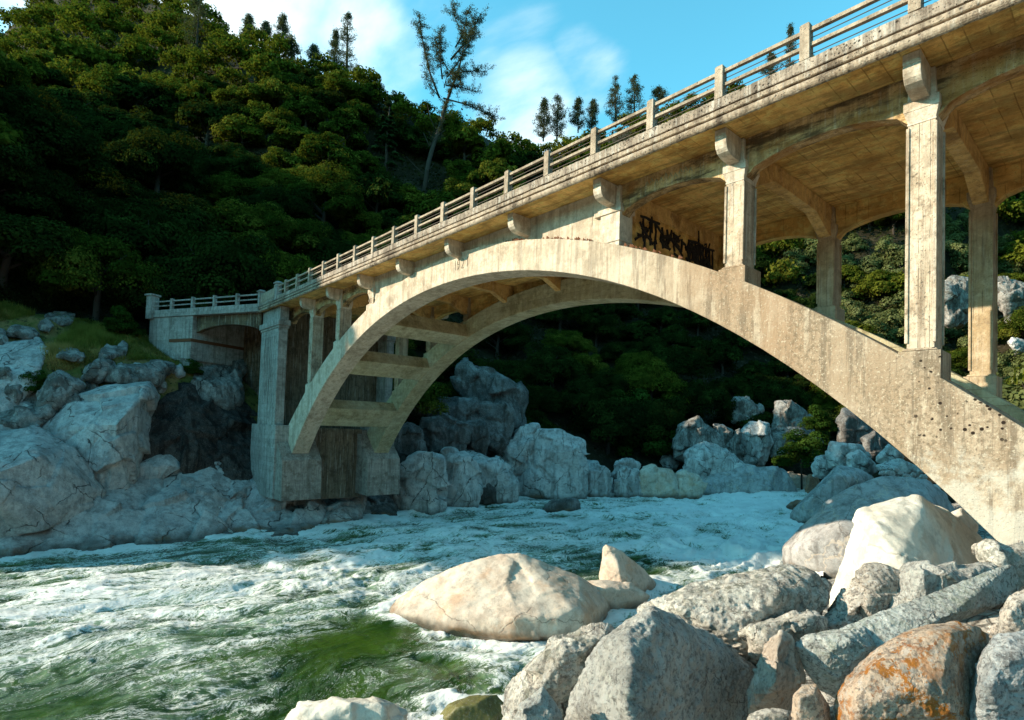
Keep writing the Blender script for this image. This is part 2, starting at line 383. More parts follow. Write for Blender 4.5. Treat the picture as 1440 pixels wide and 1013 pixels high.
# solid spandrel walls over the crown
for s in (1, -1):
    va, vb = (.055, .50) if s > 0 else (mirror(.50), mirror(.055))
    m = MB(); rings = []
    for i in range(25):
        u = 8.0+16.0*i/24; rings.append([W(u, va, ext(u)-.2), W(u, vb, ext(u)-.2), W(u, vb, -.003), W(u, va, -.003)])
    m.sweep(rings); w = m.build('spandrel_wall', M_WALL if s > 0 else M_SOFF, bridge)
    if s > 0:
        m = MB(); m.box(7.86, 8.62, -.03, .62, ext(8.6)-.6, -.86); m.box(7.80, 8.86, -.075, .66, -.859, -.72); m.box(7.83, 8.74, -.05, .64, -.719, -.60); m.box(7.88, 8.6, -.02, .6, -.599, -.04)
        m.box(7.83, 9.0, -.06, .64, -1.78, -1.72)
        m.build('pilaster', M_CAP, w, .012)
# dry leaves caught on the top of the near rib
m = MB(); rr = random.Random(4)
for i in range(70):
    u = rr.choice([rr.uniform(8.9, 11.5), rr.uniform(12.3, 13.3), rr.uniform(5.6, 7.8)]); z = ext(u)+.02; v = rr.uniform(-.08, .03); s = rr.uniform(.03, .09)
    m.add([W(u-s, v, z), W(u+s, v+.02, z), W(u+s*.2, v-.02, z+s*1.2), W(u, v+.05, z+s*.3)], [(0, 1, 2), (0, 2, 3)])
tag(m.build('dry_leaves', M_RUST), 'brown dead leaves caught along the top of the near arch rib', 'leaves', kind='stuff')
# cross wall below the deck at the crown end, sprayed with graffiti
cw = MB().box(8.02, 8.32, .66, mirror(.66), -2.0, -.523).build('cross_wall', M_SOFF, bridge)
def scrawl(parent, seq, mat, u, th, seed):
    rr = random.Random(seed); m = MB()
    for (a, b) in seq:
        m2 = [Vector(W(u, a[i], b[i])) for i in range(len(a))]
        m.tube(m2, [th]*len(m2), 6)
    return m.build('graffiti', mat, parent)
seq = []
for i, v in enumerate((1.35, 1.75, 2.05, 2.45, 2.75, 3.15)):
    h = [.62, .5, .56, .6, .5, .55][i]
    seq.append(([v, v+.06, v+.03, v+.1], [-.70, -.95, -1.2, -.72-h*1.15]))
    if i in (0, 3): seq.append(([v, v+.2, v+.32], [-1.02, -.95, -1.05]))
seq += [([1.2, 1.5, 1.9, 2.3], [-.66, -.62, -.64, -.62]), ([3.15, 3.55, 3.2], [-1.0, -.72, -1.02]), ([3.2, 3.5, 3.75, 3.55, 3.2], [-1.02, -1.2, -1.4, -1.5, -1.42])]
rr = random.Random(2)
for i in range(16):
    a, b = rr.uniform(1.0, 3.7), rr.uniform(-1.3, -.75); seq.append(([a+rr.gauss(0, .16)+.1*j for j in range(4)], [b+rr.gauss(0, .16) for j in range(4)]))
scrawl(cw, seq, M_PAINT, 8.015, .05, 1)
seq = []
for i in range(9):
    v = 4.15+i*.2; seq.append(([v, v+.05*math.sin(i), v+.08], [-.72, -1.0, -1.5+.12*math.sin(i*2.3)]))
for i in range(26):
    a, b = rr.uniform(4.0, 5.9), rr.uniform(-1.55, -.7); seq.append(([a+rr.gauss(0, .14)+.05*j for j in range(4)], [b+rr.gauss(0, .2) for j in range(4)]))
seq += [([4.1, 4.6, 5.2, 5.9], [-.75, -.68, -.76, -.7]), ([4.1, 4.5, 5.0, 5.6, 5.9], [-1.45, -1.38, -1.5, -1.42, -1.5])]
scrawl(cw, seq, M_PAINT, 8.015, .05, 2)
m = MB()
for i in range(10):                              # small pale tag on the outer face of the edge beam
    u = 7.0-i*.16; z = -.33+.05*math.sin(i*1.9)
    m.tube([W(u, .088, z), W(u-.04, .088, z+.14), W(u-.09, .088, z+.02)], [.012]*3, 5)
m.build('graffiti', M_PAINT2, bridge)

# far abutment tower
for s in (1, -1):
    f = (lambda v: v) if s > 0 else mirror
    def bx(m, u0, u1, v0, v1, z0, z1): m.box(u0, u1, min(f(v0), f(v1)), max(f(v0), f(v1)), z0, z1); return m
    m = MB(); bx(m, 35.5, 39.1, -.80, -.30, -8.05, -1.35); o = m.build('pier', M_PIER, bridge, .04)
    m = MB()                                     # fluted panel: strips with open grooves between them
    gx = [35.5, 36.35, 36.72, 37.09, 37.46, 37.83, 38.2, 39.1]
    for i in range(7):
        a, b = gx[i]+(.05 if i else 0), gx[i+1]-(.05 if i < 6 else 0); bx(m, a, b, -.90, -.802, -6.6, -2.0)
    bx(m, 35.5, 39.1, -.90, -.802, -1.999, -1.35); bx(m, 35.5, 39.1, -.90, -.802, -8.05, -6.601)
    m.build('fluted_panel', M_PIER, o)
    m = MB(); bx(m, 35.54, 39.06, -.803, -.79, -6.62, -1.98); m.build('groove', M_GROOVE, o)
    m = MB(); bx(m, 35.3, 39.3, -1.02, -.2, -1.349, -.98); bx(m, 35.42, 39.2, -.95, -.24, -1.52, -1.351); bx(m, 35.55, 39.05, -.86, -.26, -.979, -.05); m.build('pier_cap', M_PIER, o, .03)
    m = MB(); pr = [(35.0, -8.051), (40.0, -8.051), (40.1, -10.0), (39.3, -12.9), (35.0, -12.9)]
    m.along_v(pr, *sorted((f(-1.0), f(.9)))); m.build('pier_base', M_PIER, bridge, .04)
    m = MB(); pr = [(35.9, -8.25), (33.85, -10.30), (33.7, -12.9), (37, -12.9), (37, -8.25)]
    m.along_v(pr, *sorted((f(-.86), f(1.75)))); m.build('pedestal', M_PED, bridge, .03)
MB().box(36.9, 37.4, -.31, mirror(-.31), -8.2, -.05).build('abutment_wall', M_ABUT2, bridge)
MB().box(35.6, 36.1, 1.4, mirror(1.4), -13.2, -8.2).build('abutment_wall', M_ABUT2, bridge)
MB().box(36.1, 38.9, 3.2, 3.6, -13, -8.4).build('abutment_wall', M_ABUT, bridge)
# right abutment, outside the picture
MB().box(-18, -10.2, .1, FARV-.1, -11, -.05).build('abutment_wall', M_PIER, bridge)

# big railing posts and the splayed approach
def big_post(u, v, h=.98, w=.36):
    m = MB(); m.frust(u, v, w, w, .3, w, w, .3+h+.1); m.frust(u, v, w+.14, w+.14, .3+h+.101, w+.14, w+.14, .3+h+.2); m.frust(u, v, w+.08, w+.08, .3+h+.201, w*.7, w*.7, .3+h+.27)
    m.build('gate_post', M_PIER, bridge, .015)
for v in (-1.06, mirror(-1.06)):
    big_post(35.55, v); big_post(39.07, v)
    m = MB(); m.box(35.74, 38.88, v-.1, v+.1, .576, 1.14); m.box(35.74, 38.88, v-.06, v+.06, 1.141, 1.22); m.build('parapet_panel', M_RAIL, bridge, .02)
A0 = np.array([39.1, -1.05]); A1 = np.array([49.2, -6.2]); AL = float(np.hypot(*(A1-A0))); AD = (A1-A0)/AL; AN = np.array([AD[1], -AD[0]])   # AN points to the camera's side
if AN[1] > 0: AN = -AN
def app(s, n, z):
    q = A0+AD*s+AN*n; return W(q[0], q[1], z)
def app_box(m, s0, s1, n0, n1, z0, z1):
    q = [(n0, z0), (n1, z0), (n1, z1), (n0, z1)]; return m.sweep([[app(s0, a, b) for a, b in q], [app(s1, a, b) for a, b in q]])
m = MB(); app_box(m, .1, AL, -.10, .10, .26, .575); app_box(m, .05, AL, -6, .14, .0, .255); m.build('approach_slab', M_PIER, bridge, .02)
m = MB(); app_box(m, .2, AL-.2, -.05, .05, 1.2, 1.3); app_box(m, .2, AL-.2, -.05, .05, .86, .94); m.build('railing_beam', M_PIER, bridge)
for i in range(1, 5):
    m = MB(); app_box(m, i*AL/5-.1, i*AL/5+.1, -.12, .12, .576, 1.42); m.build('railing_post', M_PIER, bridge, .015)
m = MB(); app_box(m, AL-.35, AL+.25, -.32, .32, -.1, 1.72); app_box(m, AL-.45, AL+.35, -.42, .42, 1.722, 1.86); m.build('gate_post', M_PIER, bridge, .02)
m = MB(); app_box(m, 6.7, AL+.1, -5.6, .04, -3.4, -.002); m.build('wing_wall', M_PIER, bridge, .02)
m = MB(); app_box(m, 6.66, 9.0, -5.7, .16, -2.0, -1.76); m.build('wing_wall_ledge', M_RUST, bridge, .02)
m = MB(); app_box(m, 6.69, 8.9, -5.6, .10, -3.3, -2.005); app_box(m, 6.9, 8.0, -5, -.02, -7.5, -3.301); m.build('wing_wall_footing', M_PIER, bridge, .02)
m = MB(); rings = []
for i in range(11):
    t = i/10; s = .2+6.5*t; z = -.75-.5*abs(2*t-1)**2.2
    rings.append([app(s, -.3, z), app(s, -.7, z), app(s, -.7, -.003), app(s, -.3, -.003)])
m.sweep(rings); m.build('approach_beam', M_ABUT, bridge)
m = MB(); app_box(m, .0, 6.69, -5.4, -4.8, -7, -.003); m.build('approach_back_wall', M_ABUT, bridge)  # near-black wall colour stands in for the shade inside the opening
# ================================================================== TERRAIN (u, v, Z)
LEFT = np.array([(46, -140), (40, -80), (37, -40), (35, -14), (34, 2), (38, 15), (40.5, 25), (37, 40), (33.5, 50), (29.5, 62), (25, 72)], float)
RIGHT = np.array([(-4, -140), (2, -80), (5, -30), (7.6, -8), (8.6, 0), (9.5, 10), (9.6, 22), (14, 34), (19, 48), (22, 60), (25, 72)], float)
def seg_dist(P, poly):
    best = np.full(len(P), 1e9)
    for a, b in zip(poly[:-1], poly[1:]):
        d = b-a; t = np.clip(((P-a)@d)/(d@d), 0, 1); q = a+t[:, None]*d
        best = np.minimum(best, np.hypot(*(P-q).T))
    return best
def channel(P):
    """signed distance to the river: negative in the water; side +1 = left/far bank, -1 = right bank"""
    dl, dr = seg_dist(P, LEFT), seg_dist(P, RIGHT)
    v = P[:, 1]; ul = np.interp(v, LEFT[:, 1], LEFT[:, 0]); ur = np.interp(v, RIGHT[:, 1], RIGHT[:, 0])
    inside = (P[:, 0] < ul) & (P[:, 0] > ur) & (v < 72)
    d = np.minimum(dl, dr); d = np.where(inside, -d, d)
    side = np.where(P[:, 0] > (ul+ur)/2, 1, -1)
    return d, side
SKY_PX = [(-2500, -300), (-900, -320), (-200, -150), (0, -80), (150, -30), (230, 4), (300, 32), (350, 62), (420, 92), (480, 110), (540, 140), (600, 160), (660, 180), (720, 212), (780, 216), (850, 196), (920, 165), (1000, 140), (1100, 125), (1200, 70), (1440, -40), (2500, -300)]
_az, _el = [], []
for px, py in SKY_PX:
    d = ray(px, py); _az.append(math.degrees(math.atan2(-d[0], d[1]))); _el.append(d[2]/math.hypot(d[0], d[1]))
_k = [i for i, a in enumerate(_az) if -170 < SKY_PX[i][0] < 2000]; _az = [_az[i] for i in _k]+[96.5, 100., 105., 112., 122., 150., 180., -20., -60., -180.]; _el = [_el[i] for i in _k]+[.52, .36, .22, .13, .11, .10, .10, .6, .4, .10]
_o = np.argsort(_az); _az = np.array(_az)[_o]; _el = np.array(_el)[_o]
def height(P, rough=True):
    P = np.asarray(P, float); u, v = P[:, 0], P[:, 1]
    d, side = channel(P)
    dd = np.maximum(d, 0)
    near = np.interp(dd, [0, 2, 6, 9, 12, 16, 20, 27, 34, 200], [-.5, .6, 3.2, 6.2, 9.9, 13.3, 14.6, 15.3, 18, 170])
    farp = np.interp(dd, [0, 3, 8, 14, 26, 200], [-.5, 1.2, 4.2, 8.5, 18.5, 160])
    kk = np.interp(v, [-60, -35, -15, 10, 40, 62, 90], [.28, .53, .66, .77, 1.08, 1.22, 1.0])
    near = np.where(dd > 27, 15.3+kk*(dd-27), near); farp = np.where(dd > 26, 18.5+kk*(dd-26), farp)
    w = np.clip((v-9)/14, 0, 1); w = w*w*(3-2*w)
    zl = near*(1-w)+farp*w
    zr0 = np.interp(dd, [0, 3, 8, 12, 18, 30, 60, 200], [-.5, .7, 2.7, 4.4, 5.3, 6.5, 12, 60])
    zr1 = np.interp(dd, [0, 4, 10, 20, 60, 200], [-.4, .8, 2.4, 7.5, 34, 130])
    w2 = np.clip((v-22)/26, 0, 1)
    zr = zr0*(1-w2)+zr1*w2
    # up the valley: blend into the closing hill
    t = np.clip(.5-(u-25)/14, 0, 1)
    wv = np.clip((v-62)/20, 0, 1)
    z = np.where(side > 0, zl, zr)
    z = np.where(v > 62, (zl*(1-t)+zr*t), z)
    if rough:
     q_ = np.stack([u*.42+v*.12, v*.36-u*.1, 0*u], 1); st_ = (fbm(q_, 3, 51)*3.2); st_ = (np.floor(st_*2)+np.clip((st_*2-np.floor(st_*2))*3.5-2.5, 0, 1))/2-st_*.6
     z = z + np.where((side > 0) & (dd < 12), (st_*.75+fbm(q_*2.7, 3, 52, .55, True)*.32)*np.clip(dd/1.5, 0, 1), 0)
    n = fbm(np.stack([u, v, 0*u], 1)*.05, 4, 11)*np.clip(dd/40, 0, 1)*7 + fbm(np.stack([u, v, 0*u], 1)*.35, 4, 12)*np.clip(dd/6, 0, 1)*.7
    z = z + n
    z = np.where(side > 0, np.maximum(z, 14.4-.52*np.hypot(u-51, (v+8.5)*.9)-1.6*np.maximum(0, 45-u)+.4*n/7), z)
    # wooded spur on the left bank, out of the picture, that keeps the bank in its shadow
    s = u*.777+v*.629; tt = -u*.629+v*.777
    H = np.interp(s, [8, 14, 18, 21.5, 24.5, 29, 33, 40, 50, 60, 75], [-5, 2, 10.5, 21.5, 27.5, 33, 37, 42, 42, 37, 24])
    spur = H-np.abs(tt+64)*np.where(tt > -64, 1.7, .35)
    spur = spur+fbm(np.stack([u, v, 0*u], 1)*.12, 3, 14)*1.5
    x, y = u-CU, v-CV; r = np.hypot(x, y); az = np.degrees(np.arctan2(x, y))
    cap = CAM[2]+r*np.interp(az, _az, _el)-2
    z = np.where(r > 60, np.minimum(z, cap), z)
    z = np.where((d > 4) & (side > 0), np.maximum(z, np.minimum(spur, H)), z)
    H2 = np.interp(s, [46, 56, 66, 76, 92, 98, 106], [10, 50, 74, 84, 84, 58, 20])-np.abs(tt+132)*.75  # unseen knoll, added and raised to shade the lower left hill
    z = np.where((d > 20) & (side > 0), np.maximum(z, H2), z)
    z = np.where(d < 0, np.maximum(-.4+d*.6, -2.5), z)
    return z
def zat(u, v): return float(height(np.array([[u, v]]))[0])
def march(px, py, r0=14, r1=700, n=900):
    """where the line of sight meets the ground (numpy, many pixels at once)"""
    px, py = np.atleast_1d(px).astype(float), np.atleast_1d(py).astype(float)
    dirs = np.stack([ray(a, b) for a, b in zip(px, py)])
    ts = r0*(r1/r0)**(np.arange(n)/(n-1))
    hit = np.full(len(px), np.nan)
    alive = np.ones(len(px), bool)
    for t in ts:
        idx = np.where(alive)[0]
        if not len(idx): break
        P = CAM+dirs[idx]*t
        h = height(np.stack([-P[:, 0], P[:, 1]], 1), False)
        got = P[:, 2] < h
        hit[idx[got]] = t; alive[idx[got]] = False
    return hit, CAM+dirs*hit[:, None]
def polar_mesh(name, azs, rs, fn):
    A, Rr = np.meshgrid(np.radians(azs), rs, indexing='ij')
    u = CU+Rr*np.sin(A); v = CV+Rr*np.cos(A)
    P = np.stack([u.ravel(), v.ravel()], 1); z = fn(P)
    vs = np.stack([-P[:, 0], P[:, 1], z], 1); na, nr = len(azs), len(rs)
    i = (np.arange(na-1)[:, None]*nr+np.arange(nr-1)[None, :]).ravel()
    f = np.stack([i, i+nr, i+nr+1, i+1], 1)
    return vs, f, P
def np_mesh(name, vs, fs, smooth=True):
    me = bpy.data.meshes.new(name); vs = np.asarray(vs, np.float32); fs = np.asarray(fs, np.int32); k = fs.shape[1]
    me.vertices.add(len(vs)); me.vertices.foreach_set('co', vs.ravel())
    me.loops.add(fs.size); me.loops.foreach_set('vertex_index', fs.ravel())
    me.polygons.add(len(fs)); me.polygons.foreach_set('loop_start', np.arange(0, fs.size, k, dtype=np.int32))
    me.polygons.foreach_set('use_smooth', np.full(len(fs), smooth))
    me.update(calc_edges=True); me.validate(); return me

# one ground sheet: fine where the picture looks, coarse behind
azs = np.concatenate([np.arange(-180, -20, 4.), np.arange(-20, 50, .45), np.arange(50, 96, .25), np.arange(96, 125, .5), np.arange(125, 181, 3.)])
rs = np.concatenate([[.3, 1, 2, 3, 4, 5, 6, 7, 8], 9*(30/9)**(np.arange(30)/30), np.arange(30, 66, .22), 66*(800/66)**(np.arange(110)/109)])
vs, fs, P = polar_mesh('ground', azs, rs, height)
t = NT('hillside ground'); X, Y, Z = t.xyz(t.pos()); p = t.pos()
c = t.mix(t.ramp(t.noise(p, .4, 6), .35, .65), (.016, .014, .008), (.032, .027, .013))
c = t.mix(t.ramp(t.noise(p, 1.3, 8, .7), .54, .62), c, (.06, .05, .035))
M_GROUND = t.done(t.bsdf(c, .95, t.bump(t.noise(p, 3, 9, .7), .8, .2), .1))
t = NT('bank gravel'); p = t.pos()
cv = t.voro(p, 3.2, out='Color'); c = t.mix(t.n('ShaderNodeSeparateColor').outputs[0], (.30, .28, .25), (.44, .42, .38))
c = t.mix(t.ramp(t.noise(p, 1.2, 6), .4, .6), (.26, .24, .21), (.42, .40, .36)); c = t.mix(t.ramp(t.voro(p, 3.2, 'DISTANCE_TO_EDGE'), 0, .09, .85, 0), c, (.03, .025, .02))
M_GRAVEL = t.done(t.bsdf(c, .9, t.bump(t.math('ADD', t.ramp(t.voro(p, 3.2, 'DISTANCE_TO_EDGE'), 0, .3), t.noise(p, 20, 8)), .9, .1), .2))
t = NT('bank turf'); p = t.pos()
c = t.mix(t.ramp(t.noise(p, .5, 7, .7), .45, .56), (.13, .14, .035), (.26, .18, .07)); c = t.mix(t.ramp(t.noise(p, 3, 8, .75), .52, .62), c, (.05, .042, .018))
M_TURF = t.done(t.bsdf(c, .95, t.bump(t.noise(p, 6, 9, .75), 1., .15), .1))
gme = np_mesh('ground', vs, fs)
g = link('ground', gme, M_GROUND); gme.materials.append(M_GRAVEL); gme.materials.append(M_TURF); ROCKSLOT = gme; tag(g, kind='structure')
d_, s_ = channel(P); grav = ((s_ < 0) & (P[:, 1] < 40) & (d_ < 30)) | (d_ < 3)
turf = (s_ > 0) & (P[:, 1] < 12) & (d_ > 8.5) & (d_ < 17.5)
grav = grav & ~(s_ > 0)
bed = (s_ > 0) & (((d_ < 9.2) & (P[:, 1] < 14)) | ((d_ < 5) & (P[:, 1] < 70)))
fi = np.where(grav[fs].all(1), 1, np.where(bed[fs].all(1), 3, np.where(turf[fs].all(1), 2, 0))).astype(np.int32); gme.polygons.foreach_set('material_index', fi)
# ================================================================== ROCKS
def granite(name, a, b, speck=.5, dark=(.045, .042, .04), sp_scale=34, lichen=None, stain=.25, stain_col=(.05, .035, .025), crack=.6, crack_scale=.28, wet=True, bump=.5, blotch=None, rough=.85, veins=.0, joints=0.):
    t = NT(name); P = t.coord(); G = t.pos(); Z = t.xyz(G)[2]
    c = t.mix(t.ramp(t.noise(P, .55, 8, .66), .42, .58), a, b)
    c = t.mix(t.ramp(t.noise(P, 2.4, 9, .7), .48, .60, 0, .6), c, tuple(x*.62 for x in b))
    c = t.mix(t.ramp(t.noise(t.map(P, loc=(7, 7, 1)), 1.1, 10, .75), .5, .6, 0, .5), c, tuple(min(.8, x*1.2) for x in a))
    if blotch:
        c = t.mix(t.ramp(t.noise(t.map(P, (1, 1, 1), (4, 2, 9)), .8, 6, .6), .5, .66, 0, blotch[1]), c, blotch[0])
    sp = t.ramp(t.noise(P, sp_scale*.5, 4, .7), .53, .59); sp2 = t.ramp(t.noise(P, sp_scale*.16, 8, .8), .52, .59)
    c = t.mix(t.math('MULTIPLY', sp, speck*.85), c, dark); c = t.mix(t.math('MULTIPLY', sp2, speck*.8), c, tuple(x*2 for x in dark))
    c = t.mix(t.math('MULTIPLY', t.ramp(t.noise(t.map(P, loc=(9, 1, 4)), sp_scale*.4, 4, .7), .55, .61), speck*.5), c, (.72, .71, .68))
    if stain:
        s = t.noise(t.map(P, (1.3, 1.3, .16)), 1.1, 8, .66); c = t.mix(t.ramp(s, .5, .60, 0, stain), c, stain_col); c = t.mix(t.ramp(t.noise(t.map(P, loc=(3, 3, 8)), 1.4, 9, .78), .54, .61, 0, stain*.8), c, stain_col)
    if lichen:
        for i, (lc, th, am, sc) in enumerate(lichen):
            l = t.ramp(t.noise(t.map(P, loc=(3.1*i+1, 7, 2*i)), sc, 10, .74), th, th+.035); l = t.math('MULTIPLY', l, t.ramp(t.noise(t.map(P, loc=(1, 5*i, 2)), sc*.3, 3), .4, .62))
            c = t.mix(t.math('MULTIPLY', l, am), c, lc)
    h = t.math('ADD', t.noise(P, 4.5, 14, .78), t.math('MULTIPLY', t.math('ABSOLUTE', t.math('SUBTRACT', t.noise(t.map(P, loc=(3, 1, 7)), 7., 10, .7), .5)), -1.6))
    h = t.math('ADD', h, t.math('MULTIPLY', t.noise(P, sp_scale*.6, 4, .65), .22))
    if crack:
        wp = t.n('ShaderNodeVectorMath', operation='ADD'); t.set(wp.inputs[0], P)
        sc = t.n('ShaderNodeVectorMath', operation='SCALE'); t.set(sc.inputs[0], t.noise(P, .8, 5, .6, out=1)); sc.inputs['Scale'].default_value = 1.1
        t.t.links.new(sc.outputs[0], wp.inputs[1])
        e = t.voro(wp.outputs[0], crack_scale, 'DISTANCE_TO_EDGE'); k = t.math('MULTIPLY', t.ramp(e, .0012, .0075, 1, 0), t.ramp(t.noise(P, .5, 3), .43, .52))
        c = t.mix(t.math('MULTIPLY', k, crack), c, (.03, .02, .015)); h = t.math('SUBTRACT', h, t.math('MULTIPLY', k, .8))
    if veins:
        v = t.math('ABSOLUTE', t.math('SUBTRACT', t.noise(t.map(P, (.7, .7, .7), (2, 2, 2)), .7, 4, .5), .5)); c = t.mix(t.ramp(v, .004, .012, veins, 0), c, (.62, .50, .38))
    if joints:
        wq = t.noise(P, .35, 4, .6); X_, Y_, Z_ = t.xyz(P)
        for (ax_, ay_, az_, spc, off) in ((.5, -.2, .95, 1.9, .1), (.8, .75, .15, 3.1, .4)):
            dd = t.math('ADD', t.math('ADD', t.math('MULTIPLY', X_, ax_), t.math('MULTIPLY', Y_, ay_)), t.math('ADD', t.math('MULTIPLY', Z_, az_), t.math('MULTIPLY', wq, 2.6)))
            fr = t.math('ABSOLUTE', t.math('SUBTRACT', t.math('FRACT', t.math('ADD', t.math('MULTIPLY', dd, 1/spc), off)), .5))
            jl = t.math('MULTIPLY', t.ramp(fr, .002, .015, 1, 0), t.ramp(t.noise(t.map(P, loc=(off*9, 2, 5)), .55, 4, .6), .45, .53))
            c = t.mix(t.math('MULTIPLY', jl, joints), c, (.022, .015, .010)); h = t.math('SUBTRACT', h, t.math('MULTIPLY', jl, 1.6))
    r = rough
    if wet:
        zz = t.math('ADD', Z, t.math('MULTIPLY', t.noise(P, 1.5, 4), -.5))
        w = t.ramp(zz, -.10, .50, 1, 0); rim = t.math('MULTIPLY', t.ramp(zz, -.1, .0), t.ramp(zz, .05, .3, 1, 0))
        c = t.mix(t.math('MULTIPLY', w, .78), c, (.045, .036, .022)); c = t.mix(t.math('MULTIPLY', rim, t.ramp(t.noise(P, .6, 5), .5, .6, 0, .6)), c, (.24, .13, .06))
        r = t.math('SUBTRACT', rough, t.math('MULTIPLY', w, .6))
    return t.done(t.bsdf(c, r, t.bump(h, bump, .09), .25))
G_BANK = granite('bank granite', (.60, .58, .55), (.48, .46, .44), speck=.25, stain=.3, crack=.75, crack_scale=.2, bump=.9, joints=.8, blotch=((.26, .25, .24), .6))
G_LEDGE = granite('ledge granite', (.36, .34, .31), (.20, .19, .17), speck=.3, stain=.65, crack=.9, crack_scale=.35, bump=1., wet=False, joints=.9)
G_CLIFF = granite('shade dark cliff granite', (.075, .060, .050), (.035, .026, .022), speck=.2, stain=.8, stain_col=(.015, .010, .008), crack=.9, crack_scale=.3, bump=.9, wet=False)  # near-black base colour stands in for the overhang's deep shade
G_FAR = granite('far boulder granite', (.60, .58, .55), (.46, .445, .42), speck=.2, stain=.4, crack=.9, crack_scale=.16, bump=.8, joints=.8)
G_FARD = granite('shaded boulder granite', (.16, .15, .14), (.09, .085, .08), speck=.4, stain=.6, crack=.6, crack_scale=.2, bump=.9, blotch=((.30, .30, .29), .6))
G_SUN = granite('river worn granite', (.62, .53, .43), (.56, .44, .34), speck=.12, stain=.1, crack=.5, crack_scale=.22, bump=.32, blotch=((.55, .34, .21), .6), veins=.7)
G_WHITE = granite('pale granite', (.64, .60, .52), (.56, .51, .43), speck=.08, stain=.1, stain_col=(.3, .22, .14), crack=.35, crack_scale=.3, bump=.35)
G_GREY = granite('grey whaleback granite', (.40, .39, .38), (.31, .30, .29), speck=.15, stain=.35, crack=.5, crack_scale=.2, bump=.35, veins=.4)
G_SPECK = granite('speckled granite', (.64, .59, .51), (.56, .51, .44), speck=.7, sp_scale=26, stain=.25, crack=.5, crack_scale=.8, lichen=[((.11, .11, .08), .5, .8, 5), ((.20, .20, .16), .52, .7, 9)], bump=.75, wet=False)
G_MAIN = granite('coarse granite', (.60, .58, .53), (.52, .50, .45), speck=.55, sp_scale=40, stain=.15, stain_col=(.06, .055, .05), crack=.5, crack_scale=.9, lichen=[((.10, .095, .08), .575, .6, 6), ((.58, .58, .50), .54, .6, 8)], bump=1., wet=False)
G_BROWN = granite('brown speckled granite', (.52, .46, .39), (.43, .37, .31), speck=.8, sp_scale=44, stain=.15, crack=.3, crack_scale=.7, lichen=[((.14, .13, .10), .56, .6, 6)], bump=.7, wet=False)
G_SLAB = granite('grey green granite', (.54, .55, .51), (.44, .46, .42), speck=.75, sp_scale=46, stain=.25, crack=.3, crack_scale=.7, lichen=[((.15, .17, .13), .52, .75, 7), ((.30, .32, .26), .5, .6, 12)], bump=.85, wet=False)
G_ORANGE = granite('orange lichened granite', (.62, .47, .35), (.54, .40, .29), speck=.65, sp_scale=48, stain=.1, crack=.2, crack_scale=.8, lichen=[((.22, .22, .20), .55, .75, 5), ((.40, .14, .012), .515, .95, 6.5), ((.32, .10, .015), .55, .9, 13)], bump=.85, wet=False)
G_TAN = granite('tan granite', (.58, .48, .39), (.50, .40, .31), speck=.45, stain=.3, crack=.3, crack_scale=.9, lichen=[((.30, .12, .03), .58, .8, 6)], bump=.7, wet=False)
G_BLUE = granite('blue grey granite', (.56, .57, .56), (.45, .47, .47), speck=.7, sp_scale=50, stain=.2, crack=.3, crack_scale=.8, lichen=[((.18, .19, .19), .52, .7, 6)], bump=.9, wet=False)
G_WET = granite('drowned granite', (.16, .15, .05), (.10, .10, .03), speck=.2, stain=.2, crack=.1, bump=.3, rough=.25, wet=False)
G_IRON = granite('iron stained granite', (.26, .12, .06), (.34, .22, .14), speck=.3, stain=.3, crack=.3, bump=.6, rough=.6)

ROCKSLOT.materials.append(G_LEDGE)
dg = bpy.context.evaluated_depsgraph_get
def hull_mesh(pts, chips, rng, size):
    bm = bmesh.new()
    for p in pts: bm.verts.new(p)
    r = bmesh.ops.convex_hull(bm, input=bm.verts)
    bad = [e for e in r['geom_interior'] if isinstance(e, bmesh.types.BMVert)]
    bmesh.ops.delete(bm, geom=bad, context='VERTS')
    bmesh.ops.delete(bm, geom=[v for v in bm.verts if not v.link_faces], context='VERTS')
    for i in range(chips):
        n = Vector((rng.gauss(0, 1), rng.gauss(0, 1), rng.gauss(.2, 1))).normalized()
        h = max(v.co.dot(n) for v in bm.verts); c = n*(h-size*rng.choice((.02, .03, .05, .09))*rng.uniform(.6, 1.2))
        g_ = bm.verts[:]+bm.edges[:]+bm.faces[:]
        bmesh.ops.bisect_plane(bm, geom=g_, plane_co=c, plane_no=n, clear_outer=True)
        es = [e for e in bm.edges if e.is_boundary]
        if es: bmesh.ops.contextual_create(bm, geom=es)
    bmesh.ops.triangulate(bm, faces=bm.faces)
    bmesh.ops.recalc_face_normals(bm, faces=bm.faces)
    return bm
ROCKS = []
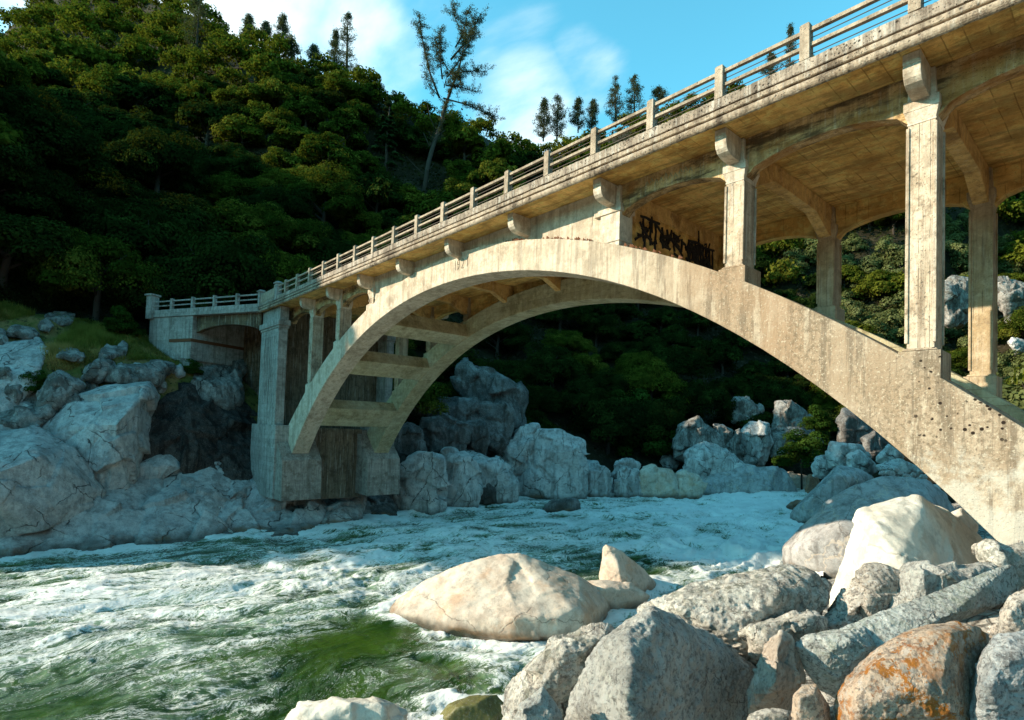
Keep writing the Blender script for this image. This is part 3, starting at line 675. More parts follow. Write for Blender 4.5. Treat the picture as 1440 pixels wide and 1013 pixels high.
def rock(name, label, pts, D, mat, th=None, front=None, bulge=.32, vox=46, chips=5, amp=.030, down=.2, seed=None, back=.55, cat='rock', smooth=1, group=None, pull=.0, extra=None, fine=1., facet=None, grow=1.):
    seed = seed if seed is not None else int(sum(ord(c) for c in label)) % 9973
    rng = random.Random(seed)
    px = np.array([p[0] for p in pts], float); py = np.array([p[1] for p in pts], float); dv = np.array([p[2] if len(p) > 2 else 0. for p in pts])
    cx, cy = px.mean(), py.mean(); px = cx+(px-cx)*grow; py = cy+(py-cy)*grow
    if D == 'surf':
        # slabs lying on the bank: every outline point at the ground it covers
        t, _ = march(px, np.minimum(py, 1013)); tc, _ = march([cx], [cy]); tc = tc[0]
        t = np.where(np.isnan(t), tc, t); w_ = (px.max()-px.min())*tc/FPX; h_ = (py.max()-py.min())*tc/FPX
        lim = max(w_, h_)*.9; Ds = np.clip(t, tc-lim, tc+lim)-.25-pull; Dm = float(Ds.mean())
    elif isinstance(D, (tuple, list)):
        Ds = np.interp(px, [px.min(), px.max()], D); Dm = float(Ds.mean())
    else: Ds = np.full(len(px), float(D)); Dm = float(D)
    Ds = Ds+dv
    w = (px.max()-px.min())*Dm/FPX; h = (py.max()-py.min())*Dm/FPX; size = math.sqrt(w*h); th = th or size*.8
    P = [at(a, b, d) for a, b, d in zip(px, py, Ds)]
    if front is not None: P += [at(a, b, float(np.interp(a, px[np.argsort(px)], Ds[np.argsort(px)])) + dd) for a, b, dd in front]
    else:
        for a, b, d in zip(px, py, Ds):
            k = rng.uniform(.5, .72); P.append(at(cx+(a-cx)*k, cy+(b-cy)*k, Dm*.35+d*.65-th*bulge*rng.uniform(.75, 1.15)))
    for a, b, d in zip(px, py, Ds): P.append(at(cx+(a-cx)*.78, cy+(b-cy)*.78+abs(b-cy)*.05, d+th*back))
    if down:
        zmin = min(p[2] for p in P); zh = max(p[2] for p in P)-zmin
        P += [np.array([p[0], p[1], p[2]-down*zh]) for p in P if p[2] < zmin+.35*zh]
    if chips > 3: chips = chips*2+4
    bm = hull_mesh([Vector(p) for p in P], chips, rng, size)
    if extra:
        for ex in extra:
            b2 = hull_mesh([Vector(at(a, b, Dm+dd)) for a, b, dd in ex], 2, rng, size*.4); tmp = bpy.data.meshes.new('tmp'); b2.to_mesh(tmp); bm.from_mesh(tmp); b2.free(); bpy.data.meshes.remove(tmp)
    me = bpy.data.meshes.new('hull'); bm.to_mesh(me); bm.free()
    o = bpy.data.objects.new('hull', me); col.objects.link(o)
    m = o.modifiers.new('r', 'REMESH'); m.mode = 'VOXEL'; m.voxel_size = max(w, h, th)/vox
    m = o.modifiers.new('s', 'SMOOTH'); m.factor = .5; m.iterations = smooth
    d2 = dg(); d2.update(); ev = o.evaluated_get(d2); me2 = bpy.data.meshes.new_from_object(ev)
    bpy.data.objects.remove(o); bpy.data.meshes.remove(me)
    n = len(me2.vertices); V = np.empty(n*3, np.float32); me2.vertices.foreach_get('co', V); V = V.reshape(-1, 3).astype(float)
    N = np.empty(n*3, np.float32); me2.vertices.foreach_get('normal', N); N = N.reshape(-1, 3).astype(float)
    Q = V/size
    low = 1.
    if Dm < 10: fine *= 1.5; low = .45
    dsp = fbm(Q*1.5, 3, seed)*low + fbm(Q*3.6+fbm(Q*2, 2, seed+3)[:, None]*.4, 4, seed+7, .55, True)*.55 + (fbm(Q*9, 3, seed+9, .6, True)*.30+fbm(Q*22, 3, seed+12, .6)*.20)*fine
    st = np.abs(((Q@np.array([rng.uniform(-1, 1), rng.uniform(-1, 1), 1.2]))*3.1+fbm(Q*1.1, 2, seed+20)*.9) % 1-.5)   # joint planes
    dsp -= np.clip(1-st*9, 0, 1)*.6*np.clip(fbm(Q*1.3, 2, seed+21)*2, 0, 1)
    facet = facet if facet is not None else (.85 if chips > 3 else .35)
    nr = np.random.default_rng(seed); lo, hi = Q.min(0), Q.max(0); K = 46; S_ = lo+(hi-lo)*nr.uniform(size=(K, 3)); Gd = nr.normal(size=(K, 3)); A_ = nr.uniform(-1, 1, K)
    Qw = Q+np.stack([fbm(Q*2.2+9*i, 3, seed+30+i) for i in range(3)], 1)*(.03 if Dm < 10 else .06)
    D2 = ((Qw[:, None, :]-S_[None])**2).sum(2) if n < 60000 else None
    if D2 is not None:
        ii = D2.argmin(1); dsp += facet*(A_[ii]*.8+((Q-S_[ii])*Gd[ii]).sum(1)*(6.5 if Dm < 10 else 4.))
    V += N*(dsp*amp*size)[:, None]
    b0 = np.array([(V[:, 0].min()+V[:, 0].max())/2, (V[:, 1].min()+V[:, 1].max())/2, V[:, 2].min()])
    me2.vertices.foreach_set('co', (V-b0).astype(np.float32).ravel()); me2.polygons.foreach_set('use_smooth', [True]*len(me2.polygons)); me2.update()
    me2.materials.clear(); me2.materials.append(mat); me2.name = name
    ob = bpy.data.objects.new(name, me2); ob.location = b0; col.objects.link(ob); tag(ob, label, cat, group); ROCKS.append((ob, V[::max(1, n//1500)]))
    return ob
# ---- foreground heap on the near bank
rock('boulder', 'sharp grey boulder with one pale flat face and one dark broken face, bottom centre', [(775, 1030), (800, 985), (845, 897), (858, 875), (893, 854), (924, 862, .5), (951, 873, .9), (988, 889, 1.3), (1027, 915, 1.7), (1067, 949, 2.), (1048, 978, 1.8), (1006, 1030, 1.1)], 5.6, G_MAIN,
     front=[(893, 853, -.25), (920, 884, -.75), (899, 918, -.70), (886, 985, -.80), (884, 1040, -.85), (985, 1020, -.35)], vox=140, chips=5, amp=.040, th=1.6, smooth=0, facet=1.5, grow=1.03)
rock('boulder', 'pale lichened boulder left of the sharp grey boulder, at the water', [(706, 1030), (710, 978), (728, 955), (747, 944), (779, 912), (780, 896), (816, 898), (850, 896), (860, 940), (850, 1030)], 6.6, G_SPECK, vox=110, chips=6, amp=.034, smooth=0)
rock('stone', 'small dark angular block at the foot of the pale lichened boulder', [(724, 1012), (730, 992), (763, 965), (790, 1003), (792, 1040), (728, 1040)], 5.0, G_MAIN, vox=48, chips=3, th=.35)
rock('boulder', 'broad speckled boulder with a split top behind the sharp grey boulder', [(893, 858), (920, 842), (985, 825), (1030, 808), (1054, 806), (1096, 804), (1132, 798), (1151, 813), (1181, 834), (1170, 865), (1120, 905), (1060, 950), (960, 905)], 8.2, G_SPECK, vox=150, chips=6, amp=.040, th=2.4, facet=1.5, front=[(960, 856, -.5), (1040, 830, -.45), (1100, 822, -.5), (1140, 830, -.3), (1040, 880, -.95), (1110, 870, -.8)], smooth=1)
rock('stone', 'flat pale ledge stone below the broad speckled boulder', [(1040, 885), (1075, 868), (1130, 860), (1165, 866), (1172, 884), (1130, 905), (1060, 912)], 7.2, G_SPECK, vox=50, chips=4, th=.8)
rock('boulder', 'brownish fine speckled boulder in the middle of the near heap', [(1150, 885), (1160, 868), (1184, 833), (1207, 811), (1222, 800), (1245, 798), (1272, 803), (1285, 830), (1280, 868), (1220, 905), (1165, 910)], 8.0, G_BROWN, vox=100, chips=5, amp=.026, smooth=0)
rock('boulder', 'dark mottled boulder behind the long grey green slab', [(1266, 835), (1276, 799), (1287, 791), (1304, 797), (1330, 803), (1396, 798), (1404, 815), (1360, 850), (1290, 878), (1260, 872)], 7.6, G_MAIN, vox=100, chips=6, amp=.036, smooth=0)
rock('granite_rock', 'long grey green slab tilted up to the right across the near heap', [(1115, 908), (1134, 893), (1173, 887), (1215, 880), (1240, 905), (1234, 925), (1196, 955), (1179, 972), (1151, 956), (1130, 936)], 5.9, G_SLAB, vox=150, chips=3, amp=.026, th=.9, facet=.8, smooth=1, down=.1,
     extra=[[(1180, 884, .0), (1240, 869, .2), (1304, 850, .3), (1359, 828, .35), (1404, 799, .4), (1423, 794, .45), (1437, 822, .5), (1412, 848, .3), (1340, 878, .1), (1273, 895, -.1), (1220, 915, -.15), (1240, 880, 1.0), (1300, 865, 1.2), (1400, 815, 1.3), (1430, 830, 1.2), (1340, 862, -.05), (1200, 920, .5)]])
rock('boulder', 'big rounded boulder with orange lichen, bottom right', [(1168, 1040), (1173, 986), (1187, 958), (1218, 924), (1240, 908), (1276, 888), (1298, 877), (1346, 875), (1373, 882), (1398, 894), (1392, 930), (1385, 970), (1380, 1040)], 4.3, G_ORANGE, vox=140, chips=5, amp=.02, bulge=.42, smooth=3)
rock('boulder', 'blue grey boulder cut by the right edge of the view', [(1366, 1010), (1374, 965), (1377, 940), (1390, 908), (1398, 892), (1440, 886), (1480, 900), (1500, 960), (1480, 1060), (1380, 1060)], 4.0, G_BLUE, vox=120, chips=6, amp=.036, smooth=0)
rock('boulder', 'smooth pale boulder at the right edge above the blue grey one', [(1405, 886), (1406, 862), (1422, 838), (1450, 824), (1490, 830), (1500, 880), (1460, 910)], 5.6, G_BROWN, vox=55, chips=3, amp=.016)
rock('stone', 'small rounded orange lichened stone, bottom edge', [(1112, 1030), (1116, 976), (1129, 963), (1148, 962), (1166, 994), (1172, 1035)], 4.3, G_ORANGE, vox=48, chips=2, amp=.02)
rock('stone', 'pointed tan stone with a rusty right flank', [(1048, 990), (1058, 960), (1071, 908), (1096, 886), (1118, 897), (1122, 936), (1132, 955), (1105, 1000), (1066, 1000)], 5.9, G_TAN, vox=90, chips=4, front=[(1094, 905, -.3), (1090, 960, -.45), (1110, 940, -.25)], amp=.022)
rock('stone', 'grey ledge stone low in the dark gap at the bottom edge', [(1040, 1030), (1052, 1004), (1085, 994), (1118, 1002), (1125, 1035)], 4.9, G_SPECK, vox=40, chips=3)
rock('boulder', 'cream lichened boulder at the foot of the near arch rib', [(1376, 775), (1395, 767), (1440, 764), (1480, 770), (1490, 815), (1440, 830), (1395, 806)], 9.0, G_SPECK, vox=55, chips=4)
rock('boulder', 'white weathered boulder peaked beside the foot of the arch', [(1168, 835), (1184, 793), (1207, 718), (1223, 713), (1257, 702), (1293, 697), (1321, 716, .3), (1354, 738, .5), (1393, 766, .8), (1390, 810), (1300, 840), (1220, 850)], 11.6, G_WHITE, vox=80, chips=3, amp=.018, th=3.2, front=[(1228, 740, -.8), (1262, 780, -1.3), (1220, 815, -1.0), (1310, 770, -1.0), (1350, 790, -.7), (1296, 712, -.35), (1290, 815, -1.5)], smooth=3)
rock('boulder', 'pale block wedged between white boulder and arch foot', [(1330, 724), (1351, 715), (1375, 738), (1372, 760), (1345, 748)], 13.6, G_WHITE, vox=40, chips=2)
rock('boulder', 'white boulder top cut by the bottom edge, left of centre', [(375, 1030), (395, 1008), (420, 996), (470, 981), (500, 986), (535, 983), (560, 986), (578, 1004), (590, 1035)], 12.6, G_WHITE, vox=60, chips=4, amp=.03)
rock('boulder', 'drowned olive boulder under the water at the bottom edge', [(612, 1012), (630, 990), (660, 979), (700, 976), (716, 1000), (716, 1035), (620, 1035)], 13.9, G_WET, vox=50, chips=2, amp=.012, th=1.4, smooth=6)
# ---- boulders in the river
rock('boulder', 'large pink and cream river worn boulder in mid stream', [(541, 866), (557, 844), (591, 821), (628, 804), (655, 794), (698, 788), (712, 780), (730, 780), (769, 794), (816, 812), (845, 830, 1.2), (868, 846, 2.2), (870, 872, 1.6), (853, 900, .2), (818, 902), (748, 912), (695, 908), (614, 896), (547, 878)], 21.6, G_SUN, vox=110, chips=2, amp=.014, th=5, front=[(565, 862, -1.2), (640, 866, -2.3), (720, 870, -2.9), (816, 866, -2.7), (640, 885, -2.5), (720, 898, -3.0), (818, 895, -2.8), (715, 786, .3), (760, 820, -1.0), (660, 820, -.8), (848, 850, -1.0)], smooth=3, down=.25)
rock('boulder', 'pointed fin of pale rock behind the mid stream boulder', [(838, 850), (842, 815), (848, 770), (852, 766), (872, 776), (905, 800, 1.), (932, 832, 1.8), (925, 848, 1.8), (880, 862)], 24.2, G_SUN, vox=70, chips=1, amp=.016, th=2.2, front=[(868, 790, -.5), (888, 822, -.9), (880, 850, -1.0), (860, 840, -.7)], smooth=1)
rock('boulder', 'low saddle of orange rock joining the pointed fin to the mid stream boulder', [(800, 850), (820, 818), (850, 816), (888, 820), (915, 838), (900, 860), (860, 880), (820, 880)], 22.9, G_SUN, vox=50, chips=2, amp=.018, th=2.0)
rock('boulder', 'dark wet rock breaking the far rapids', [(748, 728), (762, 720), (775, 704), (795, 700), (812, 701), (818, 718), (800, 730), (770, 736)], 49, G_FARD, vox=44, amp=.03)
rock('boulder', 'great grey whaleback half in the shadow of the bridge', [(1102, 772), (1129, 738), (1173, 699), (1205, 682), (1240, 671), (1304, 673), (1335, 695), (1360, 735), (1330, 790), (1190, 810), (1108, 785)], 31, G_GREY, vox=80, chips=2, amp=.014, th=9, bulge=.35, smooth=5, front=[(1135, 770, -2.), (1180, 740, -2.4), (1240, 710, -1.8), (1300, 720, -2.4), (1260, 770, -3.6), (1190, 790, -3)])
rock('boulder', 'rounded grey boulder with a tail in the rapids behind the whaleback', [(1110, 726), (1114, 716), (1143, 694), (1154, 677), (1179, 654), (1207, 659), (1235, 671), (1210, 692), (1165, 728), (1130, 736)], 47, G_GREY, vox=56, chips=3, amp=.018, th=5, smooth=4)
rock('stone', 'small wet rock with a rust red top in the rapids', [(1098, 720), (1112, 706), (1132, 702), (1136, 712), (1118, 728), (1100, 728)], 56, G_IRON, vox=34, amp=.03)
# ---- right hand bank below the arch
rock('boulder', 'long pale block topmost on the right bank pile under the arch', [(1162, 640), (1164, 622), (1184, 619), (1209, 621), (1234, 643), (1231, 656), (1212, 661), (1191, 655), (1165, 650)], 56, G_FAR, vox=46, chips=6)
rock('boulder', 'angular pale block in front of the long pale block', [(1190, 640), (1207, 632), (1230, 652), (1220, 664), (1192, 660)], 54, G_FAR, vox=40, chips=4)
rock('boulder', 'slanting pale slab close under the arch soffit', [(1232, 642), (1251, 621), (1274, 640), (1262, 652)], 52, G_FAR, vox=36, chips=4)
rock('granite_rock', 'low flat pale slab beside the pebble strip', [(1230, 654), (1240, 648), (1268, 645), (1302, 664), (1290, 676), (1245, 668)], 50, G_FAR, vox=40, chips=4)
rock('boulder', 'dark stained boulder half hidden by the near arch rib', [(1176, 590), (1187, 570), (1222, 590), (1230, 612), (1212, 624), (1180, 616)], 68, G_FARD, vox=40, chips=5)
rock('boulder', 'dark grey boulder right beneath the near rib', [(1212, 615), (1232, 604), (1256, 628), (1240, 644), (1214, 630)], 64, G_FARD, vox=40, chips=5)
rock('stone', 'grey knuckle of rock left of the pale block pile', [(1140, 652), (1146, 642), (1166, 639), (1182, 655), (1160, 668), (1142, 664)], 57, G_FAR, vox=36, chips=5)
rock('stone', 'tan block beside the head of the rapids', [(1098, 672), (1103, 665), (1120, 664), (1138, 670), (1141, 690), (1112, 693)], 69, G_SUN, vox=34, chips=5)
rock('stone', 'rusty block right of the tan block at the rapids', [(1132, 690), (1135, 668), (1150, 668), (1154, 684), (1144, 694)], 64, G_IRON, vox=32, chips=4)
rr = random.Random(3)
for i in range(16):
    x = 1238+rr.uniform(0, 74); y = 660+(x-1238)*.16+rr.uniform(-3, 7); s = rr.uniform(3, 6)
    rock('stone', 'small pale stone in the pebble strip under the arch foot', [(x-s, y+1), (x-s*.5, y-s*.7), (x+s*.6, y-s*.6), (x+s, y+1), (x+s*.2, y+s*.7)], 46, G_FAR, vox=14, chips=2, group='pebble strip on the right bank', seed=i, amp=.05)
# ---- far bank boulders under the bridge
FB = [('great pale boulder with a flat split face on the far bank', [(738, 675), (752, 640), (760, 611), (785, 612), (819, 623), (822, 660), (818, 702), (800, 700), (760, 690)], 58, G_FAR, dict(chips=3, amp=.02, vox=60)),
 ('leaning pale boulder left of the great split boulder', [(699, 655), (713, 625), (735, 605), (753, 604), (760, 614), (748, 650), (736, 676), (715, 672)], 58.5, G_FAR, dict(vox=50)),
 ('sloping pale slab running down to the rapids', [(656, 690), (657, 634), (674, 640), (704, 655), (720, 662), (727, 678), (722, 702), (690, 722), (660, 722)], 53, G_FAR, dict(vox=54, amp=.025)),
 ('tall pale slab with rusty seams between two dark clefts', [(620, 735), (624, 690), (629, 637), (654, 636), (667, 653), (672, 690), (668, 722), (640, 736)], 49, G_FAR, dict(vox=54, amp=.025)),
 ('square pale boulder beside the far pedestal', [(556, 732), (562, 690), (565, 659), (590, 643), (620, 642), (623, 684), (616, 730), (585, 738)], 46, G_FAR, dict(vox=54, amp=.028)),
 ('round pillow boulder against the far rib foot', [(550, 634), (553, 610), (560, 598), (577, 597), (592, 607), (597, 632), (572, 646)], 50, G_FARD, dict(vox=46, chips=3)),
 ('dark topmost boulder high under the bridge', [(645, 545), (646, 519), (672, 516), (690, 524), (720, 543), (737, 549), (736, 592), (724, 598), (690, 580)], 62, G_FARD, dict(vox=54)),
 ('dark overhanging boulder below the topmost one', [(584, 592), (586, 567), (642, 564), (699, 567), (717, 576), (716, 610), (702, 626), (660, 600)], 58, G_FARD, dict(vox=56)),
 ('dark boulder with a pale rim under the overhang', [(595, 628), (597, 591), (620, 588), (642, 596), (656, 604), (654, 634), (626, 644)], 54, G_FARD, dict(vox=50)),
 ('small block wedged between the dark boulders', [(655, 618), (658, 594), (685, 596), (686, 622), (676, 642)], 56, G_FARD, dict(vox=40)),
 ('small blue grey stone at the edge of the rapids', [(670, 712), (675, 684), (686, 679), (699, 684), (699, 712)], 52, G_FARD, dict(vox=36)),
 ('pale block in the row right of the great split boulder', [(824, 700), (826, 660), (842, 657), (857, 662), (860, 698)], 60, G_FAR, dict(vox=40)),
 ('cleft pale stone in the far waterside row', [(866, 695), (869, 664), (882, 661), (897, 665), (900, 694), (880, 700)], 61, G_FAR, dict(vox=40)),
 ('broad tan streaked stone in the far waterside row', [(898, 702), (900, 665), (920, 660), (940, 662), (953, 680), (950, 706)], 61.5, G_SUN, dict(vox=44)),
 ('low round stone perched behind the far waterside row', [(864, 664), (868, 650), (885, 646), (898, 653), (892, 666)], 64, G_FAR, dict(vox=34)),
 ('tan rounded stone left of the flat far boulder', [(950, 694), (953, 673), (964, 665), (990, 677), (987, 698), (967, 704)], 62, G_SUN, dict(vox=42, chips=3)),
 ('big tan boulder perched at the back of the far beach', [(961, 664), (968, 636), (988, 630), (1012, 630), (1035, 646), (1055, 660), (1030, 672), (990, 678)], 67, G_FAR, dict(vox=50, chips=4)),
 ('wide flat pale boulder at the head of the rapids', [(972, 706), (984, 684), (1000, 672), (1045, 660), (1090, 661), (1108, 682), (1114, 700), (1060, 716), (1000, 718)], 66, G_GREY, dict(vox=56, chips=3, amp=.018)),
 ('slanted rock plate low on the far cliff', [(950, 634), (954, 602), (980, 589), (1014, 622), (985, 636)], 72, G_LEDGE, dict(vox=44)),
 ('cracked plate behind the big tan boulder', [(1003, 626), (1005, 594), (1030, 606), (1022, 634)], 74, G_LEDGE, dict(vox=36)),
 ('upright oval rock in the far cliff', [(1044, 632), (1046, 604), (1058, 593), (1079, 598), (1084, 622), (1070, 646)], 75, G_FAR, dict(vox=44, chips=4)),
 ('narrow rock beside the upright oval one', [(1018, 634), (1022, 620), (1040, 604), (1044, 644), (1030, 648)], 74, G_LEDGE, dict(vox=36)),
 ('square shouldered rock high on the far cliff', [(1090, 600), (1092, 566), (1112, 564), (1143, 590), (1140, 606)], 78, G_LEDGE, dict(vox=40)),
 ('long sloping rock under the square shouldered one', [(1086, 634), (1090, 604), (1122, 602), (1156, 622), (1140, 638)], 76, G_LEDGE, dict(vox=40)),
 ('jagged rock highest on the far cliff', [(1030, 586), (1034, 560), (1050, 558), (1070, 577), (1056, 594)], 82, G_LEDGE, dict(vox=36)),
 ('pale outcrop on the sunny right hillside between the columns', [(1318, 430), (1322, 396), (1340, 386), (1365, 388), (1368, 436), (1354, 448), (1328, 450)], 92, G_LEDGE, dict(vox=50, amp=.05, grow=.95)),
 ('pale outcrop on the sunny right hillside at the right edge', [(1400, 432), (1402, 392), (1422, 389), (1445, 402), (1475, 420), (1470, 455), (1426, 454)], 90, G_LEDGE, dict(vox=50, amp=.05, grow=.95)),
 ('lone pale stone far up in the sunny brush', [(1418, 482), (1424, 476), (1445, 480), (1450, 490), (1430, 492)], 84, G_FAR, dict(vox=28)),
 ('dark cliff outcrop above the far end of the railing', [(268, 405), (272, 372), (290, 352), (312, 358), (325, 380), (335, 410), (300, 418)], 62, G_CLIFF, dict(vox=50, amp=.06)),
 ('brown broken outcrop beside the end of the road', [(322, 412), (330, 388), (350, 378), (362, 395), (362, 412)], 60, G_IRON, dict(vox=40, amp=.06))]
for lab, pts, D, mt, kw in FB:
    kw.setdefault('grow', 1.16); kw.setdefault('facet', 1.3); kw.setdefault('bulge', .22)
    rock('outcrop' if 'outcrop' in lab else 'boulder', lab, pts, D, mt, **kw)
# ---- left bank slabs
LB = [('huge smooth granite slab left of the long crack at the left edge', [(-60, 690), (-60, 602), (0, 601), (40, 597), (72, 606), (100, 640), (148, 692), (120, 706), (60, 720), (-60, 742)], G_BANK, dict(vox=120, chips=0, amp=.012, smooth=1, pull=.9, th=3, grow=1.03, facet=1.7, front=[(-60, 684, -2.0), (0, 674, -2.0), (55, 642, -1.9), (102, 634, -1.3), (142, 690, -.9), (0, 728, -2.2), (62, 716, -2.0), (118, 702, -1.3), (20, 620, -.9)])),
 ('huge sloping granite slab right of the long crack', [(58, 603), (95, 570), (150, 551), (206, 542), (222, 560), (215, 600), (196, 640), (186, 668), (150, 694), (105, 640)], G_BANK, dict(vox=120, chips=0, amp=.014, smooth=1, pull=.7, th=3, grow=1.05, facet=1.7, front=[(96, 638, -1.2), (130, 622, -1.5), (165, 596, -1.3), (200, 556, -.6), (146, 690, -1.5), (184, 664, -1.0), (140, 570, -.6)])),
 ('dark stained overhanging cliff beside the bridge tower', [(180, 650), (206, 560), (245, 545), (300, 548), (345, 556), (370, 590), (366, 690), (330, 670), (300, 655), (235, 655)], G_CLIFF, dict(vox=84, chips=5, amp=.06, bulge=.1, pull=-.2)),  # the near-black rock colour stands in for the overhang's deep shade
 ('broad pale waterside slab at the left edge', [(-60, 760), (0, 745), (95, 712), (150, 698), (190, 668), (232, 648), (245, 700), (236, 712), (207, 745), (192, 775), (100, 786), (-60, 800)], G_BANK, dict(vox=120, chips=0, amp=.016, bulge=.07, smooth=1, pull=.5, th=4, facet=1.9, grow=1.03)),
 ('pale waterside slab below the dark cliff', [(222, 665), (240, 651), (285, 655), (300, 640), (312, 630), (324, 636), (352, 662), (352, 668), (320, 705), (310, 722), (297, 760), (196, 776), (205, 745), (232, 710)], G_BANK, dict(vox=110, chips=1, amp=.02, bulge=.09, smooth=1, pull=.5, th=4, facet=1.9, grow=1.04)),
 ('pale waterside slab under the near pedestal', [(350, 662), (380, 688), (398, 692), (447, 697), (455, 712), (442, 742), (365, 762), (298, 768), (294, 750), (318, 708)], G_BANK, dict(vox=96, chips=1, amp=.02, bulge=.10, smooth=1, pull=.4, th=4, facet=1.9, grow=1.04)),
 ('low wet stone at the waterline below the pedestal slab', [(362, 762), (372, 748), (398, 739), (430, 735), (447, 745), (440, 762)], G_BANK, dict(vox=40, chips=3, amp=.03, pull=.9)),
 ('pale slab below the gap between the pedestals', [(448, 740), (455, 720), (478, 697), (518, 688), (514, 711), (508, 742)], G_FAR, dict(vox=48, pull=.5)),
 ('rounded stone tucked between the pedestals', [(470, 702), (478, 676), (495, 668), (508, 676), (508, 700)], G_FAR, dict(vox=36, pull=.8)),
 ('dark wet cleft rock below the far pedestal', [(510, 744), (516, 700), (528, 676), (556, 672), (564, 700), (562, 742)], G_FARD, dict(vox=50, pull=.2)),
 ('brown wet ledge at the waterline below the pedestals', [(445, 752), (452, 738), (520, 738), (560, 730), (600, 734), (560, 748), (500, 756)], G_IRON, dict(vox=48, pull=.6, th=1.2)),
 ('striped granite slope at the left edge below the grass', [(-60, 560), (-50, 492), (0, 487), (30, 479), (59, 473), (78, 487), (64, 496), (55, 517), (60, 532), (40, 536), (27, 548), (10, 568), (-40, 580)], G_BANK, dict(vox=72, chips=3, amp=.025, bulge=.08, pull=.3)),
 ('flat grey stone low in the grass at the left edge', [(12, 468), (14, 457), (24, 455), (48, 463), (56, 470), (40, 474)], G_LEDGE, dict(vox=36, pull=.4)),
 ('pale lens of rock under the left grass', [(-20, 482), (-10, 462), (6, 462), (12, 478), (4, 486)], G_LEDGE, dict(vox=32, pull=.4)),
 ('little grey stone below the pale grass block', [(54, 460), (56, 452), (66, 447), (76, 458), (68, 464)], G_LEDGE, dict(vox=30, pull=.3)),
 ('long pale block lying in the grass', [(64, 446), (67, 440), (84, 439), (107, 441), (102, 452), (90, 455)], G_LEDGE, dict(vox=36, pull=.4)),
 ('grey lump in the grassy slope left of a twin', [(138, 500), (141, 492), (151, 484), (164, 486), (164, 499), (150, 503)], G_LEDGE, dict(vox=32, pull=.4)),
 ('leaning oval stone right of its twin in the grass', [(160, 501), (164, 488), (173, 479), (182, 485), (177, 497)], G_LEDGE, dict(vox=30, pull=.4)),
 ('pale flat stone below the dry grass', [(78, 500), (82, 492), (96, 489), (108, 491), (119, 500), (104, 505)], G_LEDGE, dict(vox=34, pull=.4)),
 ('grey hump left on the ledge under the grass', [(114, 528), (120, 516), (132, 508), (148, 505), (163, 509), (164, 518), (142, 534)], G_LEDGE, dict(vox=40, pull=.5)),
 ('long pale ledge above the sloping slab', [(140, 533), (150, 520), (168, 513), (215, 511), (242, 508), (250, 517), (222, 538), (190, 539), (165, 532)], G_LEDGE, dict(vox=54, pull=.6, amp=.04)),
 ('grey shoulder of rock below the striped slope', [(48, 566), (56, 548), (66, 530), (84, 521), (98, 525), (108, 535), (120, 541), (98, 564), (72, 570)], G_LEDGE, dict(vox=48, pull=.6)),
 ('small hollow stone under the grey shoulder', [(88, 572), (92, 557), (103, 551), (117, 557), (117, 571), (100, 577)], G_LEDGE, dict(vox=32, pull=.6)),
 ('cracked low rocks above the huge left slab', [(-30, 600), (0, 582), (30, 570), (62, 564), (88, 562), (74, 582), (54, 602), (20, 598)], G_LEDGE, dict(vox=52, pull=.3, amp=.05)),
 ('jagged brown ledge reaching under the approach span', [(262, 530), (268, 522), (292, 512), (304, 503), (325, 498), (350, 492), (358, 498), (346, 520), (340, 530), (332, 548), (318, 562), (296, 554), (272, 545)], G_LEDGE, dict(vox=60, pull=.6, amp=.05))]
for lab, pts, mt, kw in LB: rock('granite_rock' if 'slab' in lab or 'slope' in lab else 'boulder', lab, pts, 'surf', mt, **kw)

# ---- the jumble between the named boulders
def proj(P):
    d = np.asarray(P)-CAM; D = float(d@FWD); return 720+FPX*float(d@RGT)/D, CYPX-FPX*float(d@UPV)/D, D
def filler(u, v, z, size, mat, label, group, seed, vox=26, name='boulder'):
    px, py, D = proj(np.array([-u, v, z])); rg_ = random.Random(seed); n = 8; k = size*FPX/D/2; e = rg_.uniform(.6, .95); a0 = rg_.uniform(0, 6.28); tl = rg_.uniform(-.6, .6)
    pts = []
    for i in range(n):
        a = a0+6.283*i/n; r = k*rg_.uniform(.8, 1.15); x, y = r*math.cos(a), r*e*math.sin(a); pts.append((px+x*math.cos(tl)-y*math.sin(tl), py+x*math.sin(tl)+y*math.cos(tl)))
    rock(name, label, pts, D, mat, vox=vox, chips=6, amp=.035, seed=seed, group=group, facet=1.3, bulge=.4, down=.1)
rr = random.Random(17)
for i in range(34):
    v = rr.uniform(8, 62); ul = float(np.interp(v, LEFT[:, 1], LEFT[:, 0])); dd_ = rr.uniform(.2, 7.5); u = ul+dd_*.9; s_z = rr.uniform(1.4, 3.6)*(1 if dd_ < 5 else .8)
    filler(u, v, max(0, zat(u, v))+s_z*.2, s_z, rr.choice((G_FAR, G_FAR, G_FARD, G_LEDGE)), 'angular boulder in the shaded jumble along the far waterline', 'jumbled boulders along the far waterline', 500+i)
for i in range(24):
    v = rr.uniform(24, 56); ur = float(np.interp(v, RIGHT[:, 1], RIGHT[:, 0])); u = ur-rr.uniform(-.3, 9); s_z = rr.uniform(1.0, 2.8)
    filler(u, v, max(0, zat(u, v))+s_z*.25, s_z, rr.choice((G_FAR, G_FAR, G_GREY, G_SUN)), 'pale block in the pile on the right bank under the arch', 'pale blocks piled on the right bank', 600+i)
for i in range(26):
    px, py = rr.uniform(700, 1440), rr.uniform(850, 1015); t_, P_ = march([px], [py], 3.0, 14, 200)
    if np.isnan(t_[0]): continue
    P_ = P_[0]; s_z = rr.uniform(.18, .5)
    filler(-P_[0], P_[1], P_[2]+s_z*.2, s_z, rr.choice((G_SPECK, G_BROWN, G_TAN, G_MAIN)), 'small angular stone lodged between the boulders of the near heap', 'small stones in the near heap', 700+i, 28, 'stone')
